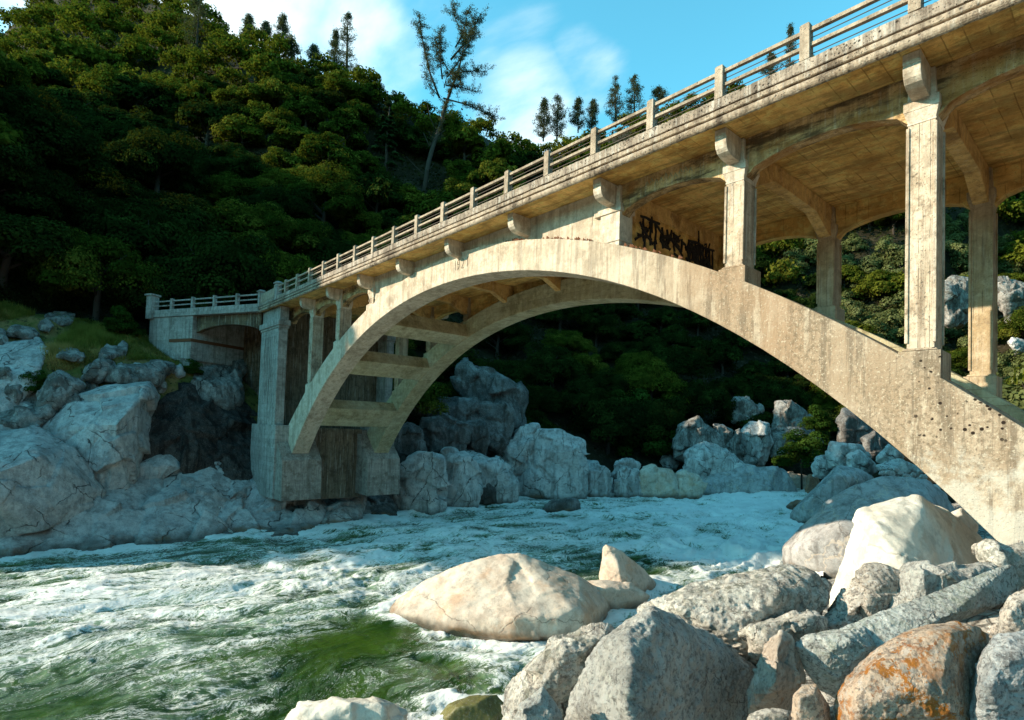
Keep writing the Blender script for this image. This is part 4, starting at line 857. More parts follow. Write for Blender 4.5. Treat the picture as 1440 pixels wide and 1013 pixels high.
for i in range(14):
    x, y, w_ = [(15, 560, 1.), (35, 575, .8), (75, 580, .9), (100, 545, .7), (128, 545, .6), (60, 500, .5), (110, 505, .5), (190, 520, .6), (250, 525, .7), (285, 560, .8), (225, 545, .6), (165, 545, .6), (30, 545, .7), (5, 535, .8)][i]
    t_, P_ = march([x], [y], 15, 120, 400); P_ = P_[0]
    if np.isnan(t_[0]): continue
    filler(-P_[0], P_[1], P_[2]+.1, w_*1.9, rr.choice((G_LEDGE, G_BANK)), 'broken grey rock on the left bank above the smooth slabs', 'broken rocks on the left bank', 800+i, 30)

n_ = 0
for i in range(160):                             # the bank goes on outside the picture, to the right of the arch foot and behind the lens
    u, v = rr.uniform(-14, 7), rr.uniform(-16, 16); z = zat(u, v); P_ = np.array([-u, v, z+.4]); d = P_-CAM
    if n_ >= 30 or z < .5: continue
    D = float(d@FWD)
    if D > .5:
        px, py, _ = proj(P_)
        if px < 1440+950/D and py < 1013+950/D: continue
    if np.linalg.norm(d) < 2.2 or (D < 1.2): continue
    filler(u, v, z+.15, rr.uniform(.5, 1.5), rr.choice((G_SPECK, G_BROWN, G_MAIN, G_SLAB, G_WHITE)), 'boulder on the near bank outside the picture, right of the arch foot', 'boulders on the near bank outside the picture', 900+i, 30); n_ += 1
# ================================================================== THE RIVER
azw = np.concatenate([np.arange(-8, 118, .20)])
rw = np.concatenate([11*(200/11)**(np.arange(520)/519)])
# how broken the water is, place by place: (px, py, radius m, amount) given where the photograph shows it, laid on the river plane
FOAM = [(80, 840, 5, .56), (200, 850, 5, .56), (330, 845, 5, .54), (430, 830, 5, .56), (520, 800, 4, .62), (570, 770, 3, .68), (60, 905, 3, .46), (170, 900, 3, .48), (280, 890, 2.6, .46), (200, 935, 2, .42), (100, 955, 1.6, .34), (330, 925, 1.6, .38),
        (440, 860, 2.5, .5), (520, 850, 2, .5), (640, 760, 6, .66), (720, 750, 6, .6), (800, 740, 6, .66), (870, 725, 8, .66), (940, 740, 6, .68), (1000, 720, 8, .95), (1060, 705, 8, 1.1), (1090, 745, 5, 1.0), (1010, 775, 4, 1.1), (1070, 790, 4, 1.15), (1120, 800, 4, 1.15), (940, 775, 3, .8), (1140, 770, 4, 1.1), (960, 790, 3, .6), (680, 915, 1.6, .6), (740, 925, 1.5, .6), (610, 905, 1.2, .45), (560, 885, .8, .4), (620, 730, 6, .6), (520, 760, 3, .5), (300, 800, 5, .38), (100, 810, 5, .35), (450, 765, 4, .45), (930, 845, 1.6, .6), (1000, 810, 2, .7)]
CALM = [(480, 905, 1.9, .6), (540, 900, 1.5, .6), (430, 945, 1.4, .4), (500, 985, 1.5, .3), (860, 790, 2.6, .35), (930, 800, 2., .35), (60, 1000, 2, .4), (900, 690, 3, .6)]
def dens(P):
    f = np.full(len(P), .36)
    for px, py, r, a in FOAM:
        q = on_z(px, py, 0); k = np.exp(-((P[:, 0]+q[0])**2+(P[:, 1]-q[1])**2)/(r*r)); f = np.maximum(f, f*(1-k)+a*k)
    for px, py, r, a in CALM:
        q = on_z(px, py, 0); k = np.exp(-((P[:, 0]+q[0])**2+(P[:, 1]-q[1])**2)/(r*r)); f = f*(1-k*a)
    return f
# flow: the river comes from far right, bends under the bridge and leaves to the left
def flow(P):
    cu = np.interp(P[:, 1], [-140, -60, -20, 0, 15, 30, 50, 72], [20, 19.5, 20, 21, 22, 24.5, 26, 25]); n = P[:, 0]-cu; return n, P[:, 1]
def water_h(P):
    n, s = flow(P); F = dens(P); r = np.hypot(P[:, 0]-CU, P[:, 1]-CV)
    q = np.stack([n*.42+.3*s*.25, s*.22, 0*s], 1)
    w = np.stack([fbm(q*.8, 2, 31), fbm(q*.8+9, 2, 32), 0*s], 1)*.7
    big = fbm(q+w, 3, 33); rid = fbm(q*2.1+w*1.4, 4, 35, .55, True)
    fine = fbm(np.stack([n*2.2, s*1.5, 0*s], 1)+w*2, 3, 37, .55, True)
    tiny = fbm(np.stack([n*7, s*5, 0*s], 1)+w*3, 2, 38)
    z = big*(.10+.42*F)+rid*(.02+.30*F)+fine*(.02+.045*F)+tiny*(.010+.015*F)
    z += .9*np.exp(-((P[:, 0]-27)**2+(P[:, 1]-60)**2)/90)     # the drop at the head of the rapid
    return z+.05, F, rid, n, s
vs, fs, P = polar_mesh('river', azw, rw, lambda P: np.zeros(len(P)))
dch, _ = channel(P); keepv = (dch < 1.6)
fs = fs[keepv[fs].all(1)]
used = np.unique(fs); remap = -np.ones(len(vs), int); remap[used] = np.arange(len(used)); fs = remap[fs]; vs = vs[used]; P = P[used]
z, F, rid, n, s = water_h(P); vs[:, 2] = z
# foam collars where the rocks break the stream
from mathutils import kdtree
near = np.concatenate([V_[(V_[:, 2] > -.35) & (V_[:, 2] < .45)] for _, V_ in ROCKS]); kd = kdtree.KDTree(len(near))
for i_, q_ in enumerate(near): kd.insert((q_[0], q_[1], 0), i_)
kd.balance(); pad = 1.3
box = np.zeros(len(P), bool)
for _, V_ in ROCKS:
    Wv = V_[(V_[:, 2] > -.35) & (V_[:, 2] < .45)]
    if len(Wv): box |= (vs[:, 0] > Wv[:, 0].min()-pad) & (vs[:, 0] < Wv[:, 0].max()+pad) & (vs[:, 1] > Wv[:, 1].min()-pad) & (vs[:, 1] < Wv[:, 1].max()+pad)
col_ = np.zeros(len(P))
for i_ in np.where(box)[0]: col_[i_] = kd.find((vs[i_, 0], vs[i_, 1], 0))[2] if True else 0
col_ = np.where(box, np.exp(-(col_/.55)**2), 0)
F = F+.42*col_*(.6+.8*np.clip(rid+.3, 0, 1)); vs[:, 2] += .07*col_*np.clip(.4+rid, 0, 1)
rme = np_mesh('river', vs, fs)
at_ = rme.attributes.new('foam', 'FLOAT', 'POINT'); at_.data.foreach_set('value', np.clip(F*.92+.55*(rid)*np.clip(F*1.6, .15, 1), 0, 1.6).astype(np.float32))
at_ = rme.attributes.new('flow', 'FLOAT_VECTOR', 'POINT')
wv = np.stack([fbm(np.stack([n, s, 0*s], 1)*.22, 3, 41), fbm(np.stack([n, s, 0*s], 1)*.22+5, 3, 42), 0*s], 1)*1.6
at_.data.foreach_set('vector', (np.stack([n, s, vs[:, 2]], 1)+wv).astype(np.float32).ravel())
t = NT('river water')
fa = t.n('ShaderNodeAttribute', attribute_name='foam').outputs['Fac']; fl = t.n('ShaderNodeAttribute', attribute_name='flow').outputs['Vector']
fl2 = t.map(fl, (1.25, .55, 1), rot=(0, 0, .25))
na = t.noise(fl2, 1.9, 10, .68, 1.4); nb = t.noise(t.map(fl, (1.1, .6, 1), (3, 8, 0)), 5.5, 8, .7, 1.); nc = t.noise(fl, 16, 5, .7)
ridge = t.math('SUBTRACT', 1., t.math('MULTIPLY', t.math('ABSOLUTE', t.math('SUBTRACT', na, .5)), 7.5), clamp=True)
ridge2 = t.math('SUBTRACT', 1., t.math('MULTIPLY', t.math('ABSOLUTE', t.math('SUBTRACT', nb, .5)), 8.), clamp=True)
lace = t.math('ADD', t.math('MULTIPLY', ridge, .6), t.math('MULTIPLY', ridge2, .42))
lace = t.math('ADD', lace, t.math('MULTIPLY', t.math('SUBTRACT', nc, .5), .75))
k = t.math('ADD', lace, t.math('SUBTRACT', t.math('MULTIPLY', fa, 1.15), .98))
big_ = t.noise(t.map(fl, (.9, .16, 1)), .55, 5, .6, .6)
k = t.math('ADD', k, t.math('MULTIPLY', t.math('SUBTRACT', big_, .5), 1.1))
white = t.ramp(k, .16, .70)
milk = t.math('MULTIPLY', t.ramp(t.math('ADD', fa, t.math('MULTIPLY', t.math('SUBTRACT', na, .5), 1.3)), .18, .95), .9)
deep = t.mix(t.ramp(t.noise(fl2, .5, 5), .40, .60), (.009, .034, .003), (.034, .074, .008))
c = t.mix(milk, deep, (.21, .31, .20)); c = t.mix(t.math('MULTIPLY', white, .93), c, (.80, .81, .78))
rgh = t.math('ADD', .09, t.math('MULTIPLY', t.math('MAXIMUM', white, t.math('MULTIPLY', milk, .4)), .6))
hb = t.math('ADD', t.math('MULTIPLY', t.noise(t.map(fl, (1.6, 1, 1)), 5, 6, .6), 1.), t.math('MULTIPLY', white, .35))
M_WATER = t.done(t.bsdf(c, rgh, t.bump(hb, .5, .09), .5, IOR=1.33))
rv = link('river', rme, M_WATER); tag(rv, kind='structure')
# ================================================================== VEGETATION
def leaf_mat(name, a, b, c, trans=.22, tintscale=1.):
    t = NT(name); P = t.coord(); oi = t.n('ShaderNodeObjectInfo').outputs['Random']; at_ = t.n('ShaderNodeAttribute', attribute_name='tint').outputs['Fac']
    k = t.mix(t.ramp(oi, .0, 1., interp='LINEAR'), a, b); k = t.mix(t.ramp(at_, .35, 1.), k, c)
    k = t.mix(t.ramp(t.noise(P, .7, 4), .44, .58, 0, .7), k, tuple(x*.45 for x in a))
    d = t.n('ShaderNodeBsdfDiffuse'); t.set(d.inputs[0], k); tr = t.n('ShaderNodeBsdfTranslucent'); t.set(tr.inputs[0], t.mix(.5, k, (.13, .15, .01)))
    m = t.n('ShaderNodeMixShader'); m.inputs[0].default_value = trans; t.t.links.new(d.outputs[0], m.inputs[1]); t.t.links.new(tr.outputs[0], m.inputs[2])
    return t.done(m.outputs[0])
L_OAK = leaf_mat('oak leaves', (.034, .058, .008), (.130, .142, .016), (.18, .17, .024), .30)
L_DARK = leaf_mat('fir needles', (.018, .035, .012), (.026, .045, .015), (.040, .065, .020), .12)
L_BAY_SHADE = leaf_mat('bay and shade leaves', (.012, .024, .006), (.022, .038, .008), (.045, .065, .012), .15)
L_GREY = leaf_mat('grey pine needles', (.060, .068, .046), (.050, .058, .036), (.10, .10, .065), .25)
L_BRUSH = leaf_mat('sage brush leaves', (.105, .125, .042), (.130, .145, .050), (.185, .195, .080), .28)
L_BUSH = leaf_mat('bright bush leaves', (.022, .050, .008), (.034, .070, .011), (.055, .095, .016), .25)
L_UNDER = leaf_mat('undergrowth leaves', (.012, .018, .006), (.022, .026, .008), (.040, .044, .015), .12)
L_GRASS = leaf_mat('bank grass', (.17, .20, .03), (.20, .19, .045), (.42, .29, .10), .3)
M_BARK = plain('dark bark', (.060, .045, .035), .95)
M_BARK2 = plain('pale bark', (.16, .13, .10), .95)
def quads(cent, nrm, size, rng, asp=1.):
    """leaf-sized quads: centres, facing, size"""
    n = len(cent); a = rng.normal(size=(n, 3)); x = np.cross(nrm, a); x /= np.linalg.norm(x, axis=1)[:, None]+1e-9; y = np.cross(nrm, x)
    s = size[:, None]; x = x*s; y = y*s*asp
    vs = np.stack([cent-x-y*.4, cent+y*-1., cent+x-y*.3, cent+y], 1).reshape(-1, 3)
    fs = np.arange(n*4).reshape(-1, 4); return vs, fs
def leaf_mesh(name, cent, nrm, size, tint, rng, mat, asp=1.):
    vs, fs = quads(cent, nrm, size, rng, asp); me = np_mesh(name, vs, fs, False)
    a = me.attributes.new('tint', 'FLOAT', 'POINT'); a.data.foreach_set('value', np.repeat(tint, 4).astype(np.float32)); me.materials.append(mat); return me
def unit(rng, n):
    d = rng.normal(size=(n, 3)); return d/np.linalg.norm(d, axis=1)[:, None]
def crown_mesh(seed, r, h, base, clumps, per, leaf, mat, shape='oak'):
    rng = np.random.default_rng(seed); C, N, S, T = [], [], [], []
    for i in range(clumps):
        d = unit(rng, 1)[0]
        if shape == 'oak':
            d[2] = abs(d[2])*1.15-.42+rng.normal()*.1; k = rng.uniform(.45, .95); cc = np.array([d[0]*r*k, d[1]*r*k, base+h*.42+d[2]*h*.55*k]); cr = r*rng.uniform(.20, .40)
            fl = .72
        elif shape == 'fir':
            tz = rng.uniform(0, 1)**.8; rad = r*(1-tz)**.85*rng.uniform(.35, 1); a = rng.uniform(0, 6.283); cc = np.array([rad*math.cos(a), rad*math.sin(a), base+h*tz*.97]); cr = r*(.10+.2*(1-tz)); fl = .4
        else:
            k = rng.uniform(.25, .95); d[2] = abs(d[2])*1.1-.12; cc = np.array([d[0]*r*k, d[1]*r*k, base+d[2]*h*k]); cr = r*rng.uniform(.22, .38); fl = .8
        m = per; e = unit(rng, m); e[:, 2] = np.where(e[:, 2] < -.35, -e[:, 2], e[:, 2])
        rr_ = cr*(rng.uniform(.55, 1.08, m))**.6
        C.append(cc+e*rr_[:, None]*np.array([1, 1, fl])); nn = e*1.15+unit(rng, m)*.55+np.array([0, 0, .2]); N.append(nn/np.linalg.norm(nn, axis=1)[:, None])
        S.append(rng.uniform(.6, 1.25, m)*leaf); T.append(np.clip(rng.normal(.35, .25)+rng.normal(size=m)*.12+e[:, 2]*.15, 0, 1))
    return leaf_mesh('crown', np.concatenate(C), np.concatenate(N), np.concatenate(S), np.concatenate(T), rng, mat)
def trunk_mesh(seed, h, r, limbs, spread, mat):
    rr = random.Random(seed); m = MB(); top = Vector((rr.uniform(-.4, .4), rr.uniform(-.4, .4), h))
    m.tube([(0, 0, -1.5), (.05, 0, h*.3), top*.65+Vector((.15, .1, 0)), top], [r*1.25, r*.9, r*.6, r*.2], 7)
    for i in range(limbs):
        z = h*rr.uniform(.3, .75); a = rr.uniform(0, 6.28); L = spread*rr.uniform(.6, 1)
        p = Vector((0, 0, z)); q = p+Vector((math.cos(a)*L*.5, math.sin(a)*L*.5, L*.35)); e = q+Vector((math.cos(a+.3)*L*.5, math.sin(a+.3)*L*.5, L*.3))
        m.tube([p, q, e], [r*.45, r*.3, r*.08], 5)
    me = m.mesh('trunk', smooth=True); me.materials.append(mat); return me
PROTO = []
for i in range(6): PROTO.append(('oak', crown_mesh(100+i, 4.6, 7.4, .4, 46, 210, .165, L_OAK), trunk_mesh(i, 5.5, .28, 6, 3.2, M_BARK)))
FINE = [('oak', crown_mesh(150+i, 4.6, 7.4, .2, 52, 520, .098, L_OAK), trunk_mesh(60+i, 5.5, .28, 6, 3.2, M_BARK)) for i in range(3)]
for i in range(2): PROTO.append(('fir', crown_mesh(200+i, 2.8, 13.5, 1.2, 90, 70, .17, L_DARK, 'fir'), trunk_mesh(20+i, 14.5, .26, 0, 1, M_BARK)))
for i in range(3): PROTO.append(('brush', crown_mesh(300+i, 3.2, 4.4, .5, 42, 200, .125, L_BRUSH, 'bush'), trunk_mesh(30+i, 3, .16, 6, 2, M_BARK)))
for i in range(2): PROTO.append(('bush', crown_mesh(400+i, 1.6, 2.2, .2, 34, 260, .055, L_BUSH, 'bush'), trunk_mesh(40+i, 1.0, .05, 5, .8, M_BARK)))
OAKS, FIRS, BRUSH, BUSH = PROTO[:6], PROTO[6:8], PROTO[8:11], PROTO[11:]
def plant(proto, loc, s, label, cat, group, name, rot=None, sz=1.):
    o = empty(name, loc); o.scale = (s, s, s*sz); o.rotation_euler = (0, 0, rot if rot is not None else random.uniform(0, 6.28)); tag(o, label, cat, group)
    a = bpy.data.objects.new('crown', proto[1]); b = bpy.data.objects.new('trunk', proto[2])
    for c in (a, b): col.objects.link(c); c.parent = o
    return o
# ---- the forest: one tree after another where the line of sight meets the wooded ground
rng = np.random.default_rng(5)
cand = np.stack([rng.uniform(-160, 1600, 7000), rng.uniform(-25, 640, 7000)], 1)
hit, HP = march(cand[:, 0], cand[:, 1], 40, 720, 440)
ok = ~np.isnan(hit); cand, hit, HP = cand[ok], hit[ok], HP[ok]
UV = np.stack([-HP[:, 0], HP[:, 1]], 1); dch, sd = channel(UV)
wood = np.where((sd > 0) & (UV[:, 1] < 14), dch > 18.5, dch > np.where(sd > 0, 7, 15)) & ~((sd < 0) & (UV[:, 1] < 34))
cand, hit, HP, UV, sd, dch = cand[wood], hit[wood], HP[wood], UV[wood], sd[wood], dch[wood]
o_ = np.argsort(hit+rng.uniform(0, 14, len(hit))); cand, hit, HP, UV, sd, dch = cand[o_], hit[o_], HP[o_], UV[o_], sd[o_], dch[o_]
NTREE = [0]; REST = []
taken = []
LEFT_LAB = 'round evergreen oak crown on the wooded hill left of the bridge'
FIR_LAB = 'narrow dark fir in the shade of the wooded hill on the left'
MID_LAB = 'dark oak in the shaded woods seen under the arch'
RIGHT_LAB = 'grey green brushy tree on the sunny hillside between the right columns'
SKY_LAB = 'small oak on the sunny far slope above the bridge railing, one of many alike'
for (px, py), t_, p, uv, s_, dc in zip(cand, hit, HP, UV, sd, dch):
    under = 560 < px < 1190 and py > 400
    right = px > 985 and not under
    far_sky = 715 < px <= 985 and py < 300
    sc = random.uniform(.85, 1.45)
    crown = 8.6*sc*FPX/t_
    if 572 < px < 622 and 180 < py < 310 and t_ < 125: continue      # the slope in front of the tall pine stays open
    if any((px-a)**2+((py-b)*1.5)**2 < (.27*(crown+c))**2 for a, b, c in taken): continue
    taken.append((px, py, crown)); NTREE[0] += 1
    if NTREE[0] > 290 or t_ > 330 or not (-60 < px < 1500): REST.append((p, sc)); continue
    if right: pr, lab, gr, nm = random.choice(BRUSH if random.random() < .75 else OAKS), RIGHT_LAB, 'brushy trees on the right hillside', 'brush_tree'; sc *= 1.15
    elif under: pr, lab, gr, nm = random.choice(OAKS), MID_LAB, 'shaded trees under the arch', 'oak_tree'; sc *= .8
    elif far_sky: pr, lab, gr, nm = random.choice(OAKS), SKY_LAB, 'oaks on the far slope', 'oak_tree'
    elif random.random() < .08 and py > 230: pr, lab, gr, nm = random.choice(FIRS), FIR_LAB, 'dark firs on the left hill', 'fir_tree'
    else: pr, lab, gr, nm = random.choice(OAKS), LEFT_LAB, 'oaks on the left hill', 'oak_tree'
    if t_ < 100 and pr[0] == 'oak': pr = random.choice(FINE)
    o = plant(pr, Vector(p)-Vector((0, 0, .3)), sc, lab, 'tree', gr, nm, sz=random.uniform(.85, 1.2))
    if pr[0] == 'oak' and random.random() < (.85 if under else .75 if (px < 320 and py > 170) else .22):      # some dark bay at random; zone shares put woodland shade into leaf colour
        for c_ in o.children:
            if c_.name.startswith('crown'): c_.material_slots[0].link = 'OBJECT'; c_.material_slots[0].material = L_BAY_SHADE
# what is left of the wood past the nearest trees reads as one mass
def crown_arrays(seed, r, h, clumps, per, leaf):
    rg = np.random.default_rng(seed); C, N = [], []
    for i in range(clumps):
        d = unit(rg, 1)[0]; d[2] = abs(d[2])*1.1-.35; k = rg.uniform(.4, .95); cc = np.array([d[0]*r*k, d[1]*r*k, h*.42+d[2]*h*.55*k]); cr = r*rg.uniform(.22, .42); e = unit(rg, per); e[:, 2] = np.where(e[:, 2] < -.35, -e[:, 2], e[:, 2])
        C.append(cc+e*(cr*rg.uniform(.6, 1.05, per))[:, None]*np.array([1, 1, .75])); N.append(e*1.15+unit(rg, per)*.55)
    C, N = np.concatenate(C), np.concatenate(N); return C, N/np.linalg.norm(N, axis=1)[:, None], rg.uniform(.6, 1.25, len(C))*leaf
LOD = [crown_arrays(900+i, 4.6, 7.4, 30, 46, .27) for i in range(5)]
fC, fN, fS, fT = [], [], [], []
for i, (p, sc) in enumerate(REST[:820]):
    C, N, S = LOD[i % 5]; a = random.uniform(0, 6.28); Rz = np.array([[math.cos(a), -math.sin(a), 0], [math.sin(a), math.cos(a), 0], [0, 0, 1]])
    fC.append(C@Rz.T*sc+np.asarray(p)); fN.append(N@Rz.T); fS.append(S*sc); fT.append(np.clip(random.gauss(.35, .25)+np.random.default_rng(i).normal(size=len(C))*.12, 0, 1))
print('individual trees', NTREE[0], 'rest', len(REST))
if fC:
    me = leaf_mesh('distant_wood', np.concatenate(fC), np.concatenate(fN), np.concatenate(fS), np.concatenate(fT), np.random.default_rng(3), L_OAK)
    o = link('distant_wood', me); tag(o, 'distant oak wood closing over the upper slopes of the valley', 'wood', kind='stuff')
# a ragged row of trees on the spur beside the picture: they throw the shade that lies on the left bank
for i in range(34):
    s = random.uniform(20, 60); tt = -64+random.uniform(-14, 12); u = s*.777-tt*.629; v = s*.629+tt*.777
    x, y = u-CU, v-CV
    if math.degrees(math.atan2(x, y)) < 95.5: continue
    plant(random.choice(OAKS), W(u, v, zat(u, v)-WZ-.4), random.uniform(.8, 1.2), 'oak on the spur beside the left bank, outside the picture', 'tree', 'oaks on the unseen spur', 'oak_tree')
# ---- undergrowth over the wooded ground: one mass nobody could count
def scatter(name, region, n, per, size, hgt, mat, kind_ok, r0=40, r1=480, flat=.6, seed=1, asp=1.):
    rg = np.random.default_rng(seed); pts = np.stack([rg.uniform(region[0], region[2], n), rg.uniform(region[1], region[3], n)], 1)
    h, H = march(pts[:, 0], pts[:, 1], r0, r1, 420); ok = ~np.isnan(h); h, H = h[ok], H[ok]; U = np.stack([-H[:, 0], H[:, 1]], 1); d, s = channel(U)
    k = kind_ok(U, d, s); H, h = H[k], h[k]
    sc = np.clip(h/90, .45, 3.)
    C = np.repeat(H, per, 0)+rg.normal(size=(len(H)*per, 3))*np.array([1, 1, .5])*np.repeat(sc, per)[:, None]*flat; C[:, 2] += np.abs(rg.normal(size=len(C)))*hgt*np.repeat(sc, per)
    N = unit(rg, len(C)); N[:, 2] = np.abs(N[:, 2])+.2; N /= np.linalg.norm(N, axis=1)[:, None]
    me = leaf_mesh(name, C, N, rg.uniform(.5, 1.2, len(C))*size*np.repeat(sc, per), np.clip(np.repeat(rg.normal(.3, .3, len(H)), per), 0, 1), rg, mat, asp)
    o = link(name, me); return o
woodf = lambda U, d, s: np.where((s > 0) & (U[:, 1] < 14), d > 17, d > np.where(s > 0, 5, 10)) & ~((s < 0) & (U[:, 1] < 24))
o = scatter('undergrowth', (-120, -10, 1560, 640), 11000, 12, .20, .9, L_UNDER, woodf); tag(o, 'dark tangled undergrowth covering the wooded slopes', 'undergrowth', kind='stuff')
o = scatter('undergrowth', (-60, 330, 330, 440), 7000, 18, .15, 1.1, L_UNDER, lambda U, d, s: (s > 0) & (d > 17.5) & (d < 60), 30, 120, seed=4); tag(o, 'dark brush at the foot of the left wooded hill, above the grass', 'undergrowth', kind='stuff')
# ---- grass on the left bank
rg = np.random.default_rng(8)
def in_poly(x, y, poly):
    ins = np.zeros(len(x), bool); j = len(poly)-1
    for i in range(len(poly)):
        xi, yi = poly[i]; xj, yj = poly[j]
        c = ((yi > y) != (yj > y)) & (x < (xj-xi)*(y-yi)/(yj-yi+1e-9)+xi); ins ^= c; j = i
    return ins
GRASS = [(-60, 360), (60, 364), (140, 378), (212, 420), (222, 450), (262, 478), (300, 505), (268, 522), (235, 508), (165, 506), (120, 512), (95, 520), (70, 520), (60, 500), (84, 482), (104, 460), (66, 440), (0, 452), (-60, 460)]
pts = np.stack([rg.uniform(-60, 300, 24000), rg.uniform(358, 530, 24000)], 1); pts = pts[in_poly(pts[:, 0], pts[:, 1], GRASS)]
h, H = march(pts[:, 0], pts[:, 1], 20, 120, 500); okk = ~np.isnan(h) & (h < 75); H = H[okk]; H = H[channel(np.stack([-H[:, 0], H[:, 1]], 1))[0] < 17.5+1.5*fbm(H*.3, 2, 77)]
V, T = [], []
for k in range(10):
    b = H+np.concatenate([rg.normal(size=(len(H), 2))*.14, np.zeros((len(H), 1))], 1); hh = rg.uniform(.18, .58, len(H))*(.45+1.0*np.clip(fbm(H*.5, 3, 3)*1.6+.4, 0, 1)); a = rg.uniform(0, 6.28, len(H)); w = .022
    dx = np.stack([np.cos(a)*w, np.sin(a)*w, 0*a], 1); ln = np.stack([rg.normal(size=len(H))*.12, rg.normal(size=len(H))*.12, hh], 1); b[:, 2] -= .06
    V.append(np.stack([b-dx, b+dx, b+ln*.6+dx*.6, b+ln], 1).reshape(-1, 3)); T.append(np.repeat(np.clip(fbm(H*.3, 4, 9)*1.7+.5+rg.normal(size=len(H))*.15, 0, 1), 4))
V = np.concatenate(V); me = np_mesh('grass', V, np.arange(len(V)).reshape(-1, 4), False); a_ = me.attributes.new('tint', 'FLOAT', 'POINT'); a_.data.foreach_set('value', np.concatenate(T).astype(np.float32)); me.materials.append(L_GRASS)
o = link('grass', me); tag(o, 'tall green and straw coloured grass on the left bank below the road', 'grass', kind='stuff')
# ---- single bushes
def bush_at(px, py, D, s, label, sz=1., proto=0, mat=None):
    p = at(px, py, D); return plant(BUSH[proto], Vector(p), s, label, 'bush', None, 'bush', sz=sz)
def ground_D(px, py):
    t, _ = march([px], [py], 15, 300, 500); return float(t[0]) if not np.isnan(t[0]) else 70.
BU = [(905, 640, None, 3.0, 'bright green drooping bush over the far bank under the arch'), (880, 600, None, 2.6, 'dim green bush behind and above the drooping bush'), (1150, 606, 70, 1.5, 'bright green bush beside the near rib above the right bank'), (1128, 655, 68, 2.1, 'wide green bush low behind the far beach'), (1060, 575, None, 2., 'small green bush on the far cliff below the near rib'), (1092, 650, 70, 1.8, 'dark green bush right of the upright oval rock'),
      (55, 556, 32.5, .75, 'round dark green bush on the left bank rocks'), (18, 603, 29.5, .5, 'yellow green tuft at the left edge between rocks'), (170, 470, 41, 1.0, 'dark green clump in the grass near the end of the railing'), (186, 448, 44, .9, 'green clump in the grass just below the railing end'), (268, 527, 39, .55, 'green tuft at the foot of the wing wall'), (1448, 775, 10.3, .34, 'small bright plant at the right edge by the arch foot'), (345, 405, 60, 1.3, 'grey green bush above the approach railing'), (320, 375, 63, 1.4, 'pale leafed bush growing on the dark outcrop')]
for i, (px, py, D, s, lab) in enumerate(BU): bush_at(px, py, (D if D and (D < 12 or px > 1100) else ground_D(px, py)), s, lab, proto=i % 2)
# ---- grey pines
def pine(px, py, ptop, wpx, label, D=None, dens=1., limbs=None, lean=0., mat=None):
    t, _ = march([px], [py], 40, 560, 500); D = D or (float(t[0]) if not np.isnan(t[0]) else 260.)
    seed = int(px*7+py); rr = random.Random(seed); rg = np.random.default_rng(seed)
    base = Vector(at(px, py, D)); k = D/FPX; H = (py-ptop)*k; r = wpx*k/2
    root = empty('pine_tree', base); tag(root, label, 'tree')
    m = MB(); tips = []
    xs = Vector(RGT); loc = lambda a, b, dd: xs*((a-px)*k)+Vector((0, 0, 1))*((py-b)*k)+Vector(FWD)*dd+base
    if limbs:
        for pl, rad, leafy in limbs:
            dd = [0.]; slope = rr.uniform(-.55, .55) if leafy else .05
            for i in range(1, len(pl)): dd.append(dd[-1]+slope*math.hypot(pl[i][0]-pl[i-1][0], pl[i][1]-pl[i-1][1])*k)
            P = [loc(a, b, d) for (a, b), d in zip(pl, dd)]; n = len(P)
            m.tube(P, [rad*k*(1-.75*i/(n-1)) for i in range(n)], 6)
            if leafy:
                L = sum((b-a).length for a, b in zip(P, P[1:])); nn = int(L/k/2.6*leafy)
                for j in range(nn):
                    f = rr.uniform(.22, 1)*(n-1); i = min(int(f), n-2); q = P[i].lerp(P[i+1], f-i)
                    d = Vector((rr.gauss(0, 1), rr.gauss(0, 1), rr.gauss(.5, .7))).normalized(); ln = rr.uniform(2, 15)*k; e = q+d*ln
                    m.tube([q, e], [.35*k, .12*k], 4, False); tips += [q.lerp(e, x) for x in (.55, .8, 1.)]
    else:
        m.tube([base+Vector((0, 0, -1)), base+Vector((lean*H*.5, 0, H*.5)), base+Vector((lean*H, 0, H))], [.022*H, .014*H, .003*H], 6)
        for j in range(int(64*dens)):
            z = H*rr.uniform(.05, 1.); f = (z/H-.04)/.96; a = rr.uniform(0, 6.28); L = r*rr.uniform(.45, 1.1)*1.25*(min(1, f*3.2+.35)*(1-f)**.85+.05)
            p = base+Vector((lean*z, 0, z)); e = p+Vector((math.cos(a)*L, math.sin(a)*L, L*rr.uniform(.25, .8))); mid = p.lerp(e, .55)-Vector((0, 0, L*.08))
            m.tube([p, mid, e], [.005*H, .003*H, .0012*H], 4, False)
            for x in range(6): q = mid.lerp(e, rr.uniform(-.3, 1.1)); tips.append(q+Vector((rr.gauss(0, .12), rr.gauss(0, .12), rr.gauss(.03, .1)))*L*.8)
    m.build('trunk', M_BARK, root, smooth=True)
    tp = np.array([tuple(p-base) for p in tips]); per = 17 if limbs else 12; C = np.repeat(tp, per, 0)+rg.normal(size=(len(tp)*per, 3))*1.8*k*np.array([1, 1, .9]); N = unit(rg, len(C))
    S = rg.uniform(.6, 1.3, len(C))*1.25*k
    me = leaf_mesh('crown', C, N, S, np.clip(rg.normal(.4, .3, len(C)), 0, 1), rg, mat or L_GREY, .28)
    link('crown', me, None, root); return root
q = lambda pts: [(560+a/3.894, b/3.894) for a, b in pts]
